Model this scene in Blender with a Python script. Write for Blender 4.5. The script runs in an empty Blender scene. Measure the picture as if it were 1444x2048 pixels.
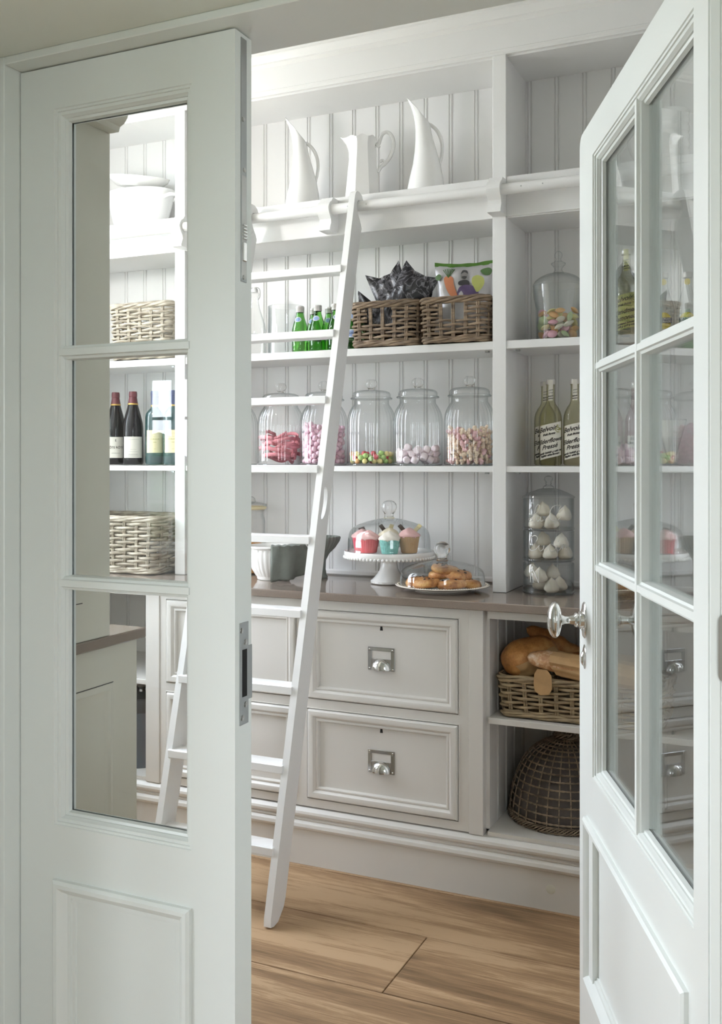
import bpy, bmesh, math, random
from mathutils import Matrix, Vector

# ------------------------------------------------------------------ scene, camera, light
S = bpy.context.scene
COL = S.collection
R = math.radians
PI = math.pi
for d in (bpy.data.objects, bpy.data.meshes, bpy.data.materials):
    for x in list(d):
        d.remove(x)

cd = bpy.data.cameras.new('camera')
cam = bpy.data.objects.new('camera', cd)
COL.objects.link(cam)
cam.location = (0, 0, 1.35)
cam.rotation_euler = (R(90), 0, R(24.45))
cd.sensor_fit = 'VERTICAL'
cd.sensor_height = 24.0
cd.lens = 1981.0 / 2048 * 24.0
cd.shift_y = (924.0 - 1024.0) / 2048
cd.clip_start = 0.02
S.camera = cam

S.view_settings.view_transform = 'Standard'
S.view_settings.look = 'None'
S.view_settings.gamma = 1.0
S.view_settings.use_curve_mapping = False
S.view_settings.exposure = 0.10
try:
    S.cycles.max_bounces = 10
    S.cycles.diffuse_bounces = 6
    S.cycles.glossy_bounces = 5
    S.cycles.transmission_bounces = 8
    S.cycles.transparent_max_bounces = 40
    S.cycles.caustics_reflective = False
    S.cycles.caustics_refractive = False
    S.cycles.sample_clamp_indirect = 6.0
    S.cycles.use_denoising = True
except Exception:
    pass

w = bpy.data.worlds.new('sky')
S.world = w
w.use_nodes = True
nt = w.node_tree
bg = nt.nodes['Background']
tc = nt.nodes.new('ShaderNodeTexCoord')
sx = nt.nodes.new('ShaderNodeSeparateXYZ')
cr = nt.nodes.new('ShaderNodeValToRGB')
cr.color_ramp.elements[0].position = 0.0
cr.color_ramp.elements[0].color = (0.90, 0.94, 1.0, 1)
cr.color_ramp.elements[1].position = 0.7
cr.color_ramp.elements[1].color = (0.80, 0.87, 1.0, 1)
nt.links.new(tc.outputs['Generated'], sx.inputs[0])
nt.links.new(sx.outputs['Z'], cr.inputs[0])
nt.links.new(cr.outputs[0], bg.inputs['Color'])
bg.inputs['Strength'].default_value = 20.5


def area(name, loc, rot, sx_, sy_, power=0, portal=False, color=(1, 1, 1), shape='RECTANGLE', spread=None):
    l = bpy.data.lights.new(name, 'AREA')
    l.shape = shape
    l.size = sx_
    l.size_y = sy_
    l.energy = power
    l.color = color
    if spread:
        l.spread = spread
    if portal:
        l.cycles.is_portal = True
    o = bpy.data.objects.new(name, l)
    COL.objects.link(o)
    o.location = loc
    o.rotation_euler = rot
    return o


# sky portals in the three windows (they only guide the sampling of the sky)
area('window_portal', (-3.2, -1.98, 1.40), (R(90), 0, 0), 1.0, 1.1, portal=True)
area('window_portal', (1.69, -1.98, 1.55), (R(90), 0, 0), 1.2, 1.5, portal=True)
area('window_portal', (-2.80, 2.52, 1.82), (R(90), 0, R(-90)), 1.0, 2.0, portal=True)
area('window_portal', (-3.83, -0.875, 1.55), (R(90), 0, R(-90)), 1.85, 1.7, portal=True)
# unseen pendant, added to brighten the pantry from the left (its globe is the light; see its builder below)
FILL_LAMP = (-2.40, 2.42, 2.26)
FILL_STRENGTH = 60.0


# ------------------------------------------------------------------ materials
def lin(c):
    return tuple(((v / 255) / 12.92 if v / 255 <= 0.04045 else ((v / 255 + 0.055) / 1.055) ** 2.4) for v in c)


def hexc(r, g, b):
    return (*lin((r, g, b)), 1)


class NT:
    def __init__(self, name):
        self.m = bpy.data.materials.new(name)
        self.m.use_nodes = True
        self.t = self.m.node_tree
        self.bs = self.t.nodes.get('Principled BSDF')
        self.out = self.t.nodes.get('Material Output')

    def n(self, typ, **kw):
        x = self.t.nodes.new(typ)
        for k, v in kw.items():
            if k.startswith('i_'):
                x.inputs[k[2:].replace('_', ' ')].default_value = v
            else:
                setattr(x, k, v)
        return x

    def l(self, a, b):
        self.t.links.new(a, b)

    def ramp(self, fac, stops):
        r = self.n('ShaderNodeValToRGB')
        e = r.color_ramp.elements
        e[0].position, e[0].color = stops[0]
        e[1].position, e[1].color = stops[-1]
        for p, c in stops[1:-1]:
            q = e.new(p)
            q.color = c
        self.l(fac, r.inputs[0])
        return r

    def bump(self, h, strength=0.2, dist=0.002):
        b = self.n('ShaderNodeBump')
        b.inputs['Strength'].default_value = strength
        b.inputs['Distance'].default_value = dist
        self.l(h, b.inputs['Height'])
        self.l(b.outputs[0], self.bs.inputs['Normal'])


def plain(name, c, rough=0.5, metal=0.0, spec=0.5, var=0.0, vscale=20, bump=0.0, bscale=200, coat=0.0, sss=0.0):
    k = NT(name)
    b = k.bs
    b.inputs['Base Color'].default_value = c
    b.inputs['Roughness'].default_value = rough
    b.inputs['Metallic'].default_value = metal
    b.inputs['Specular IOR Level'].default_value = spec
    if coat:
        b.inputs['Coat Weight'].default_value = coat
        b.inputs['Coat Roughness'].default_value = 0.08
    if sss:
        b.inputs['Subsurface Weight'].default_value = sss
        b.inputs['Subsurface Radius'].default_value = (0.01, 0.008, 0.006)
    tcn = k.n('ShaderNodeTexCoord')
    if var:
        nz = k.n('ShaderNodeTexNoise')
        nz.inputs['Scale'].default_value = vscale
        nz.inputs['Detail'].default_value = 5
        k.l(tcn.outputs['Object'], nz.inputs['Vector'])
        lo = tuple(max(0, v * (1 - var)) for v in c[:3]) + (1,)
        hi = tuple(min(1, v * (1 + var)) for v in c[:3]) + (1,)
        r = k.ramp(nz.outputs['Fac'], [(0.3, lo), (0.7, hi)])
        k.l(r.outputs[0], b.inputs['Base Color'])
    if bump:
        nz2 = k.n('ShaderNodeTexNoise')
        nz2.inputs['Scale'].default_value = bscale
        nz2.inputs['Detail'].default_value = 4
        k.l(tcn.outputs['Object'], nz2.inputs['Vector'])
        k.bump(nz2.outputs['Fac'], bump)
    return k.m


def glass(name, tint=(1, 1, 1), edge=(0.8, 0.86, 0.86), refl=0.05, power=4.0, rough=0.0):
    """thin clear glass: transparent with an angle dependent mirror"""
    k = NT(name)
    k.t.nodes.remove(k.bs)
    lw = k.n('ShaderNodeLayerWeight')
    lw.inputs['Blend'].default_value = 0.5
    pw = k.n('ShaderNodeMath', operation='POWER')
    k.l(lw.outputs['Facing'], pw.inputs[0])
    pw.inputs[1].default_value = power
    mu = k.n('ShaderNodeMath', operation='MULTIPLY_ADD')
    k.l(pw.outputs[0], mu.inputs[0])
    mu.inputs[1].default_value = 0.95
    mu.inputs[2].default_value = refl
    mu.use_clamp = True
    r = k.ramp(lw.outputs['Facing'], [(0.35, (*tint, 1)), (0.97, (*edge, 1))])
    tr = k.n('ShaderNodeBsdfTransparent')
    k.l(r.outputs[0], tr.inputs['Color'])
    gl = k.n('ShaderNodeBsdfGlossy')
    gl.inputs['Roughness'].default_value = rough
    mx = k.n('ShaderNodeMixShader')
    k.l(mu.outputs[0], mx.inputs[0])
    k.l(tr.outputs[0], mx.inputs[1])
    k.l(gl.outputs[0], mx.inputs[2])
    k.l(mx.outputs[0], k.out.inputs['Surface'])
    return k.m


def solid_glass(name):
    k = NT(name)
    b = k.bs
    b.inputs['Base Color'].default_value = (1, 1, 1, 1)
    b.inputs['Roughness'].default_value = 0.0
    b.inputs['Transmission Weight'].default_value = 1.0
    b.inputs['IOR'].default_value = 1.48
    return k.m


def wood_floor(name):
    k = NT(name)
    tcn = k.n('ShaderNodeTexCoord')
    oi = k.n('ShaderNodeObjectInfo')
    off = k.n('ShaderNodeVectorMath', operation='MULTIPLY_ADD')
    cb = k.n('ShaderNodeCombineXYZ')
    for i in range(3):
        k.l(oi.outputs['Random'], cb.inputs[i])
    k.l(cb.outputs[0], off.inputs[0])
    off.inputs[1].default_value = (37, 23, 11)
    k.l(tcn.outputs['Object'], off.inputs[2])

    def noise(scale, vec, detail=6, rough=0.6, dist=0.0):
        mp = k.n('ShaderNodeMapping')
        mp.inputs['Scale'].default_value = vec
        k.l(off.outputs[0], mp.inputs[0])
        z = k.n('ShaderNodeTexNoise')
        z.inputs['Scale'].default_value = scale
        z.inputs['Detail'].default_value = detail
        z.inputs['Roughness'].default_value = rough
        z.inputs['Distortion'].default_value = dist
        k.l(mp.outputs[0], z.inputs['Vector'])
        return z
    big = noise(1.0, (0.7, 4.5, 1), 4, 0.6, 0.8)
    fine = noise(1.0, (9, 260, 1), 6, 0.75)
    mid = noise(1.0, (2.0, 48, 1), 8, 0.75, 1.2)
    m1 = k.n('ShaderNodeMath', operation='MULTIPLY_ADD')
    k.l(mid.outputs['Fac'], m1.inputs[0])
    m1.inputs[1].default_value = 0.50
    k.l(big.outputs['Fac'], m1.inputs[2])
    m2 = k.n('ShaderNodeMath', operation='MULTIPLY_ADD')
    k.l(fine.outputs['Fac'], m2.inputs[0])
    m2.inputs[1].default_value = 0.42
    k.l(m1.outputs[0], m2.inputs[2])
    r = k.ramp(m2.outputs[0], [(0.74, hexc(112, 88, 62)), (0.90, hexc(146, 116, 86)), (0.98, hexc(162, 131, 98)), (1.12, hexc(178, 148, 115))])
    r.color_ramp.elements[-1].position = 1.0
    # knots
    mp = k.n('ShaderNodeMapping')
    mp.inputs['Scale'].default_value = (1.5, 4.2, 1)
    k.l(off.outputs[0], mp.inputs[0])
    vo = k.n('ShaderNodeTexVoronoi')
    vo.inputs['Scale'].default_value = 1.0
    k.l(mp.outputs[0], vo.inputs['Vector'])
    kr = k.ramp(vo.outputs['Distance'], [(0.0, (0.25, 0.25, 0.25, 1)), (0.045, (0.55, 0.55, 0.55, 1)), (0.10, (1, 1, 1, 1))])
    mx = k.n('ShaderNodeMix', data_type='RGBA', blend_type='MULTIPLY')
    mx.inputs[0].default_value = 0.8
    k.l(r.outputs[0], mx.inputs[6])
    k.l(kr.outputs[0], mx.inputs[7])
    k.l(mx.outputs[2], k.bs.inputs['Base Color'])
    k.bs.inputs['Roughness'].default_value = 0.55
    k.bs.inputs['Specular IOR Level'].default_value = 0.3
    k.bump(m2.outputs[0], 0.12, 0.002)
    return k.m


def wicker(name, dark, light_):
    k = NT(name)
    tcn = k.n('ShaderNodeTexCoord')
    mp = k.n('ShaderNodeMapping')
    mp.inputs['Scale'].default_value = (1, 1, 5)
    k.l(tcn.outputs['Object'], mp.inputs[0])
    z = k.n('ShaderNodeTexNoise')
    z.inputs['Scale'].default_value = 22
    z.inputs['Detail'].default_value = 6
    k.l(mp.outputs[0], z.inputs['Vector'])
    r = k.ramp(z.outputs['Fac'], [(0.3, dark), (0.7, light_)])
    k.l(r.outputs[0], k.bs.inputs['Base Color'])
    k.bs.inputs['Roughness'].default_value = 0.6
    k.bump(z.outputs['Fac'], 0.2, 0.001)
    return k.m


def crust(name, c1, c2, c3, scale=30, fl=0.0):
    k = NT(name)
    tcn = k.n('ShaderNodeTexCoord')
    z = k.n('ShaderNodeTexNoise')
    z.inputs['Scale'].default_value = scale
    z.inputs['Detail'].default_value = 8
    z.inputs['Roughness'].default_value = 0.7
    k.l(tcn.outputs['Object'], z.inputs['Vector'])
    r = k.ramp(z.outputs['Fac'], [(0.32, c1), (0.5, c2), (0.68, c3)])
    k.l(r.outputs[0], k.bs.inputs['Base Color'])
    k.bs.inputs['Roughness'].default_value = 0.5
    z2 = k.n('ShaderNodeTexNoise')
    z2.inputs['Scale'].default_value = scale * 4
    z2.inputs['Detail'].default_value = 6
    k.l(tcn.outputs['Object'], z2.inputs['Vector'])
    k.bump(z2.outputs['Fac'], 0.5, 0.003)
    return k.m


def foil(name, c1, c2, scale=14, rough=0.28):
    k = NT(name)
    tcn = k.n('ShaderNodeTexCoord')
    z = k.n('ShaderNodeTexNoise')
    z.inputs['Scale'].default_value = scale
    z.inputs['Detail'].default_value = 3
    z.inputs['Distortion'].default_value = 2.5
    k.l(tcn.outputs['Object'], z.inputs['Vector'])
    r = k.ramp(z.outputs['Fac'], [(0.46, c1), (0.5, c2), (0.54, c1)])
    k.l(r.outputs[0], k.bs.inputs['Base Color'])
    k.bs.inputs['Roughness'].default_value = rough
    k.bump(z.outputs['Fac'], 0.35, 0.01)
    return k.m


M = {}
M['paint'] = plain('pantry_paint', hexc(229, 228, 227), 0.35, var=0.012, vscale=3)
M['paint_low'] = plain('shaded_pantry_paint', hexc(209, 205, 199), 0.35, var=0.012, vscale=3)  # pantry paint made darker and warmer: shade of the low cabinets put into colour
M['door'] = plain('door_paint', hexc(226, 229, 226), 0.33, var=0.01, vscale=3)
M['wall'] = plain('wall_paint', hexc(220, 223, 219), 0.7, var=0.01, vscale=3)
M['soffit'] = plain('soffit_paint', hexc(224, 226, 218), 0.75, var=0.01, vscale=3)
M['ceil'] = plain('ceiling_paint', hexc(240, 240, 240), 0.8)
M['cab'] = plain('cabinet_paint', hexc(205, 202, 188), 0.4, var=0.01, vscale=3)
M['quartz'] = plain('quartz', hexc(135, 122, 112), 0.1, var=0.06, vscale=260)
M['groove'] = plain('dark_gap', hexc(70, 64, 60), 0.8)
M['floor'] = wood_floor('oak_plank')
M['sub'] = plain('subfloor', hexc(60, 45, 32), 0.9)
M['chrome'] = plain('chrome', (0.72, 0.71, 0.69, 1), 0.09, 1.0)
M['plate_metal'] = plain('polished_plate', (0.46, 0.455, 0.45, 1), 0.14, 1.0)
M['nickel'] = plain('brushed_nickel', (0.50, 0.49, 0.47, 1), 0.3, 1.0)
M['steel'] = plain('satin_steel', (0.42, 0.43, 0.43, 1), 0.38, 1.0)
M['black'] = plain('black_hole', hexc(14, 14, 14), 0.8)
M['pane'] = glass('pane_glass', (0.975, 0.985, 0.985), (0.90, 0.94, 0.93), 0.03, 4.0)
M['jar'] = glass('jar_glass', (0.99, 0.995, 0.995), (0.80, 0.85, 0.86), 0.05, 3.0)
M['clear'] = glass('clear_glass', (0.99, 0.995, 0.995), (0.76, 0.81, 0.83), 0.05, 3.2)
M['knobglass'] = solid_glass('solid_glass')
M['china'] = plain('white_china', hexc(234, 233, 232), 0.14, coat=0.5)
M['ware'] = plain('white_stoneware', hexc(232, 231, 228), 0.22, coat=0.4)
M['plate'] = plain('cream_plate', hexc(236, 228, 216), 0.2, coat=0.4)
M['wick'] = wicker('grey_wicker', hexc(92, 76, 62), hexc(158, 136, 112))
M['wick_pale'] = wicker('pale_wicker', hexc(120, 108, 92), hexc(196, 186, 168))
M['wick_tan'] = wicker('tan_wicker', hexc(112, 94, 70), hexc(178, 156, 122))
M['wick_dark'] = wicker('dark_wicker', hexc(86, 72, 60), hexc(158, 138, 116))
M['mesh_dark'] = plain('dark_lining', hexc(92, 86, 82), 0.9, var=0.3, vscale=14)
M['green'] = glass('green_glass', (0.38, 0.68, 0.28), (0.10, 0.28, 0.12), 0.04, 3.5)
M['olive'] = glass('pale_olive_glass', (0.90, 0.89, 0.76), (0.56, 0.55, 0.42), 0.04, 3.5)
M['blueg'] = plain('dark_green_bottle', hexc(40, 66, 66), 0.08, coat=0.3)
M['wine'] = plain('dark_wine_bottle', hexc(20, 15, 20), 0.12, spec=0.35)
M['capsule'] = plain('maroon_capsule', hexc(94, 36, 44), 0.35)
M['gold'] = plain('gold_band', hexc(200, 165, 90), 0.35, 0.6)
M['label'] = plain('paper_label', hexc(226, 222, 212), 0.6)
M['label_gold'] = plain('gold_label', hexc(224, 211, 172), 0.5)
M['label_blue'] = plain('blue_label', hexc(150, 172, 214), 0.5)
M['label_white'] = plain('white_label', hexc(226, 230, 238), 0.5)
M['label_lime'] = plain('lime_label', hexc(206, 204, 124), 0.5)
M['label_yellow'] = plain('yellow_label', hexc(232, 206, 70), 0.5)
M['ink'] = plain('dark_ink', hexc(46, 42, 40), 0.6)
M['ink_navy'] = plain('navy_ink', hexc(44, 52, 92), 0.6)
M['ink_olive'] = plain('olive_ink', hexc(150, 148, 74), 0.6)
M['ink_white'] = plain('white_etching', hexc(238, 236, 232), 0.6)
M['cap_white'] = plain('silver_cap', hexc(214, 210, 206), 0.3, 0.3)
M['pinkball'] = plain('pink_candy', hexc(236, 200, 214), 0.35, var=0.04, sss=0.1)
M['cand_y'] = plain('yellow_candy', hexc(238, 222, 150), 0.3)
M['cand_g'] = plain('green_candy', hexc(178, 212, 128), 0.3)
M['cand_r'] = plain('red_candy', hexc(208, 92, 98), 0.3)
M['cand_o'] = plain('orange_candy', hexc(236, 178, 120), 0.3)
M['cand_b'] = plain('brown_candy', hexc(112, 62, 40), 0.3)
M['lace'] = plain('red_lace_candy', hexc(206, 128, 136), 0.6, var=0.15, vscale=60)
M['mallow'] = plain('marshmallow', hexc(240, 226, 230), 0.7, sss=0.1)
M['foam_c'] = plain('cream_foam_candy', hexc(236, 214, 190), 0.6, sss=0.1)
M['foam_p'] = plain('pink_foam_candy', hexc(228, 186, 188), 0.6, sss=0.1)
for nm, c in (('pink', (230, 176, 192)), ('yellow', (226, 218, 158)), ('green', (190, 208, 156)), ('orange', (224, 178, 124)), ('white', (228, 222, 204))):
    M['wafer_' + nm] = plain('wafer_' + nm, hexc(*c), 0.75, var=0.04)
M['meringue'] = plain('meringue_white', hexc(238, 230, 216), 0.7, sss=0.08, bump=0.15, bscale=60)
M['case_red'] = plain('red_case', hexc(206, 92, 96), 0.55, var=0.1)
M['case_pink'] = plain('rose_case', hexc(214, 86, 104), 0.55, var=0.1)
M['case_teal'] = plain('teal_spotted_case', hexc(120, 176, 168), 0.55, var=0.25, vscale=120)
M['case_tan'] = plain('tan_case', hexc(186, 150, 106), 0.55, var=0.1)
M['case_choc'] = plain('brown_case', hexc(92, 66, 52), 0.55)
M['ice_pink'] = plain('pink_icing', hexc(232, 186, 182), 0.45)
M['ice_cream'] = plain('cream_icing', hexc(236, 224, 196), 0.45)
M['ice_white'] = plain('white_icing', hexc(238, 230, 218), 0.45)
M['choc'] = plain('dark_chocolate', hexc(56, 36, 28), 0.35)
M['wafer'] = plain('white_chocolate', hexc(226, 214, 164), 0.4)
M['cookie'] = crust('pastry_crust', hexc(120, 66, 26), hexc(188, 128, 66), hexc(222, 176, 112), 34)
M['raisin'] = plain('raisin', hexc(50, 26, 18), 0.45)
M['loaf'] = crust('golden_crust', hexc(140, 88, 42), hexc(196, 136, 76), hexc(222, 172, 112), 16)
M['bag_paper'] = plain('brown_paper', hexc(178, 142, 98), 0.7, var=0.1, vscale=30)
M['floury'] = crust('floury_crust', hexc(150, 96, 54), hexc(190, 146, 104), hexc(222, 202, 178), 40)
M['seed'] = crust('seeded_crust', hexc(84, 54, 30), hexc(150, 112, 72), hexc(206, 178, 130), 90)
M['linen'] = plain('grey_linen', hexc(116, 120, 114), 0.9, var=0.08, vscale=40, bump=0.3, bscale=500)
M['bag_black'] = foil('black_crisp_bag', hexc(38, 36, 40), hexc(120, 118, 124))
M['bag_silver'] = plain('silver_crisp_bag', hexc(196, 194, 196), 0.3, 0.2, var=0.12, vscale=12, bump=0.2, bscale=18)
M['bag_green'] = plain('green_bag_seal', hexc(76, 120, 34), 0.4, var=0.2, vscale=30)
M['carrot'] = plain('carrot_print', hexc(190, 118, 80), 0.45, var=0.1)
M['leafp'] = plain('leaf_print', hexc(84, 116, 66), 0.5)
M['beet'] = plain('beetroot_print', hexc(92, 74, 112), 0.45, var=0.1)
M['parsnip'] = plain('parsnip_print', hexc(186, 190, 110), 0.45, var=0.1)
M['grey1'] = plain('photo_grey', hexc(138, 134, 132), 0.5)
M['grey2'] = plain('photo_dark_grey', hexc(62, 60, 62), 0.5)
M['pinkdrink'] = glass('pink_drink_glass', (0.95, 0.82, 0.84), (0.6, 0.42, 0.46), 0.05, 3.5)
M['bin'] = plain('slate_grey_tin', hexc(86, 90, 98), 0.45)
M['grass'] = plain('lawn', hexc(92, 102, 82), 0.9, var=0.3, vscale=3)
M['hedge'] = plain('hedge_leaves', hexc(70, 92, 66), 0.9, var=0.5, vscale=6)
k_ = NT('fill_globe')
k_.bs.inputs['Base Color'].default_value = (0.9, 0.9, 0.88, 1)
k_.bs.inputs['Emission Color'].default_value = (1.0, 0.975, 0.95, 1)
k_.bs.inputs['Emission Strength'].default_value = FILL_STRENGTH
M['globe'] = k_.m
M['white_lamp'] = plain('lamp_trim', hexc(235, 235, 235), 0.4)


# ------------------------------------------------------------------ mesh builder
class MB:
    def __init__(self):
        self.v = []
        self.f = []

    def add(self, vs, fs):
        o = len(self.v)
        self.v += [tuple(p) for p in vs]
        self.f += [tuple(i + o for i in q) for q in fs]
        return o

    def box(self, x0, x1, y0, y1, z0, z1, c=0.0):
        if x0 > x1: x0, x1 = x1, x0
        if y0 > y1: y0, y1 = y1, y0
        if z0 > z1: z0, z1 = z1, z0
        c = min(c, (x1 - x0) * .4, (y1 - y0) * .4, (z1 - z0) * .4)
        if c <= 0:
            vs = [(x, y, z) for x in (x0, x1) for y in (y0, y1) for z in (z0, z1)]
            self.add(vs, [(0, 1, 3, 2), (4, 6, 7, 5), (0, 4, 5, 1), (2, 3, 7, 6), (0, 2, 6, 4), (1, 5, 7, 3)])
            return self
        lo, hi = (x0, y0, z0), (x1, y1, z1)
        idx = {}
        vs = []
        for sx_ in (0, 1):
            for sy_ in (0, 1):
                for sz_ in (0, 1):
                    s = (sx_, sy_, sz_)
                    for ax in range(3):
                        p = []
                        for a in range(3):
                            base = hi[a] if s[a] else lo[a]
                            if a != ax:
                                base += -c if s[a] else c
                            p.append(base)
                        idx[(s, ax)] = len(vs)
                        vs.append(tuple(p))
        fs = []
        for ax in range(3):
            a, b = [(1, 2), (2, 0), (0, 1)][ax]
            for sd in (0, 1):
                def S_(i, j):
                    t = [0, 0, 0]
                    t[ax] = sd
                    t[a] = i
                    t[b] = j
                    return idx[(tuple(t), ax)]
                q = [S_(0, 0), S_(1, 0), S_(1, 1), S_(0, 1)]
                fs.append(q if sd else q[::-1])
        for ax in range(3):          # edges along ax
            a, b = [(1, 2), (2, 0), (0, 1)][ax]
            for i in (0, 1):
                for j in (0, 1):
                    def C_(e, which):
                        t = [0, 0, 0]
                        t[ax] = e
                        t[a] = i
                        t[b] = j
                        return idx[(tuple(t), which)]
                    q = [C_(0, a), C_(1, a), C_(1, b), C_(0, b)]
                    fs.append(q if (i == j) == False else q[::-1])
        for sx_ in (0, 1):
            for sy_ in (0, 1):
                for sz_ in (0, 1):
                    s = (sx_, sy_, sz_)
                    q = [idx[(s, 0)], idx[(s, 1)], idx[(s, 2)]]
                    fs.append(q if (sx_ + sy_ + sz_) % 2 else q[::-1])
        self.add(vs, fs)
        return self

    def lathe(self, prof, n=32, c=(0, 0, 0), mod=None, a0=0.0):
        """profile of (r, z); r == 0 closes to a point"""
        rows = []
        o = len(self.v)
        for (r, z) in prof:
            if r <= 1e-7:
                rows.append([len(self.v) - 0])
                self.v.append((c[0], c[1], c[2] + z))
            else:
                row = []
                for i in range(n):
                    t = a0 + 2 * PI * i / n
                    k = mod(t, z) if mod else 1.0
                    row.append(len(self.v))
                    self.v.append((c[0] + r * k * math.cos(t), c[1] + r * k * math.sin(t), c[2] + z))
                rows.append(row)
        for a, b in zip(rows, rows[1:]):
            if len(a) == 1 and len(b) == 1:
                continue
            for i in range(n):
                j = (i + 1) % n
                if len(a) == 1:
                    self.f.append((a[0], b[j], b[i]))
                elif len(b) == 1:
                    self.f.append((a[i], a[j], b[0]))
                else:
                    self.f.append((a[i], a[j], b[j], b[i]))
        return self

    def tube(self, pts, r, n=8, closed=False, caps=True):
        P = [Vector(p) for p in pts]
        N = len(P)
        rr = r if isinstance(r, (list, tuple)) else [r] * N
        T = []
        for i in range(N):
            if closed:
                t = P[(i + 1) % N] - P[i - 1]
            else:
                t = P[min(i + 1, N - 1)] - P[max(i - 1, 0)]
            T.append(t.normalized() if t.length > 1e-9 else Vector((0, 0, 1)))
        up = Vector((0, 0, 1)) if abs(T[0].z) < 0.9 else Vector((0, 1, 0))
        nrm = (up - T[0] * up.dot(T[0])).normalized()
        rows = []
        for i in range(N):
            nrm = nrm - T[i] * nrm.dot(T[i])
            nrm = nrm.normalized() if nrm.length > 1e-6 else Vector((1, 0, 0))
            bn = T[i].cross(nrm)
            row = []
            for k in range(n):
                a = 2 * PI * k / n
                p = P[i] + (nrm * math.cos(a) + bn * math.sin(a)) * rr[i]
                row.append(len(self.v))
                self.v.append(tuple(p))
            rows.append(row)
        M_ = N if closed else N - 1
        for i in range(M_):
            a, b = rows[i], rows[(i + 1) % N]
            for k in range(n):
                j = (k + 1) % n
                self.f.append((a[k], a[j], b[j], b[k]))
        if caps and not closed:
            self.f.append(tuple(rows[0][::-1]))
            self.f.append(tuple(rows[-1]))
        return self

    def prism(self, poly, fn, a0, a1):
        """poly: 2D points; fn(p, a) -> xyz"""
        n = len(poly)
        vs = [fn(p, a0) for p in poly] + [fn(p, a1) for p in poly]
        fs = [tuple(range(n))[::-1], tuple(range(n, 2 * n))]
        fs += [(i, (i + 1) % n, n + (i + 1) % n, n + i) for i in range(n)]
        self.add(vs, fs)
        return self

    def rings(self, x0, x1, z0, z1, prof, fn=None, fill=False):
        """mitred rectangular moulding: prof = [(inset, depth)]; fn(x, depth, z)"""
        fn = fn or (lambda x, d, z: (x, d, z))
        rows = []
        for (i, d) in prof:
            o = len(self.v)
            for (x, z) in ((x0 + i, z0 + i), (x1 - i, z0 + i), (x1 - i, z1 - i), (x0 + i, z1 - i)):
                self.v.append(fn(x, d, z))
            rows.append([o, o + 1, o + 2, o + 3])
        for a, b in zip(rows, rows[1:]):
            for k in range(4):
                j = (k + 1) % 4
                self.f.append((a[k], a[j], b[j], b[k]))
        if fill:
            self.f.append(tuple(rows[-1]))
        return self

    def grid(self, nu, nv, fn, wrap=False):
        o = len(self.v)
        for i in range(nu):
            for j in range(nv):
                self.v.append(tuple(fn(i / (nu if wrap else nu - 1), j / (nv - 1))))
        for i in range(nu if wrap else nu - 1):
            for j in range(nv - 1):
                a = o + i * nv + j
                b = o + ((i + 1) % nu) * nv + j
                self.f.append((a, b, b + 1, a + 1))
        return self

    def ball(self, c, r, nu=12, nv=8, s=(1, 1, 1)):
        prof = [(0 if k in (0, nv) else math.sin(PI * k / nv), -math.cos(PI * k / nv)) for k in range(nv + 1)]
        o = len(self.v)
        self.lathe([(p[0] * r, p[1] * r) for p in prof], nu)
        for i in range(o, len(self.v)):
            x, y, z = self.v[i]
            self.v[i] = (c[0] + x * s[0], c[1] + y * s[1], c[2] + z * s[2])
        return self

    def xf(self, m, start=0):
        for i in range(start, len(self.v)):
            self.v[i] = tuple(m @ Vector(self.v[i]))
        return self

    def mapv(self, fn, start=0):
        for i in range(start, len(self.v)):
            self.v[i] = tuple(fn(*self.v[i]))
        return self

    def mesh(self, name, mat, angle=32):
        me = bpy.data.meshes.new(name)
        me.from_pydata(self.v, [], self.f)
        bm = bmesh.new()
        bm.from_mesh(me)
        bmesh.ops.recalc_face_normals(bm, faces=bm.faces)
        bm.to_mesh(me)
        bm.free()
        me.materials.append(M[mat] if isinstance(mat, str) else mat)
        me.polygons.foreach_set('use_smooth', [True] * len(me.polygons))
        me.set_sharp_from_angle(angle=R(angle))
        me.update()
        return me

    def build(self, name, mat, parent=None, angle=32, loc=None):
        return put(name, self.mesh(name, mat, angle), parent, loc)


def put(name, me, parent=None, loc=None, rot=None):
    o = bpy.data.objects.new(name, me)
    COL.objects.link(o)
    if parent:
        o.parent = parent
    if loc:
        o.location = loc
    if rot:
        o.rotation_euler = rot
    return o


def tag(o, label=None, cat=None, group=None, kind=None):
    if label: o['label'] = label
    if cat: o['category'] = cat
    if group: o['group'] = group
    if kind: o['kind'] = kind
    return o


def thing(name, label, cat, loc=(0, 0, 0), rz=0.0, group=None, rot=None):
    o = bpy.data.objects.new(name, None)
    o.empty_display_size = 0.05
    COL.objects.link(o)
    o.location = loc
    o.rotation_euler = rot if rot else (0, 0, rz)
    return tag(o, label, cat, group)


def dup(root, loc, rz, label, group=None, scale=None):
    r = root.copy()
    COL.objects.link(r)
    r.location = loc
    r.rotation_euler = (0, 0, rz)
    if scale: r.scale = scale
    r['label'] = label
    if group: r['group'] = group
    for ch in list(root.children):
        c = ch.copy()
        COL.objects.link(c)
        c.parent = r
        for g in list(ch.children):
            d = g.copy()
            COL.objects.link(d)
            d.parent = c
    return r


def struct(name, mb, mat, label=None, parent=None, angle=32):
    o = mb.build(name, mat, parent, angle)
    o['kind'] = 'structure'
    if label: o['label'] = label
    return o


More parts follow.
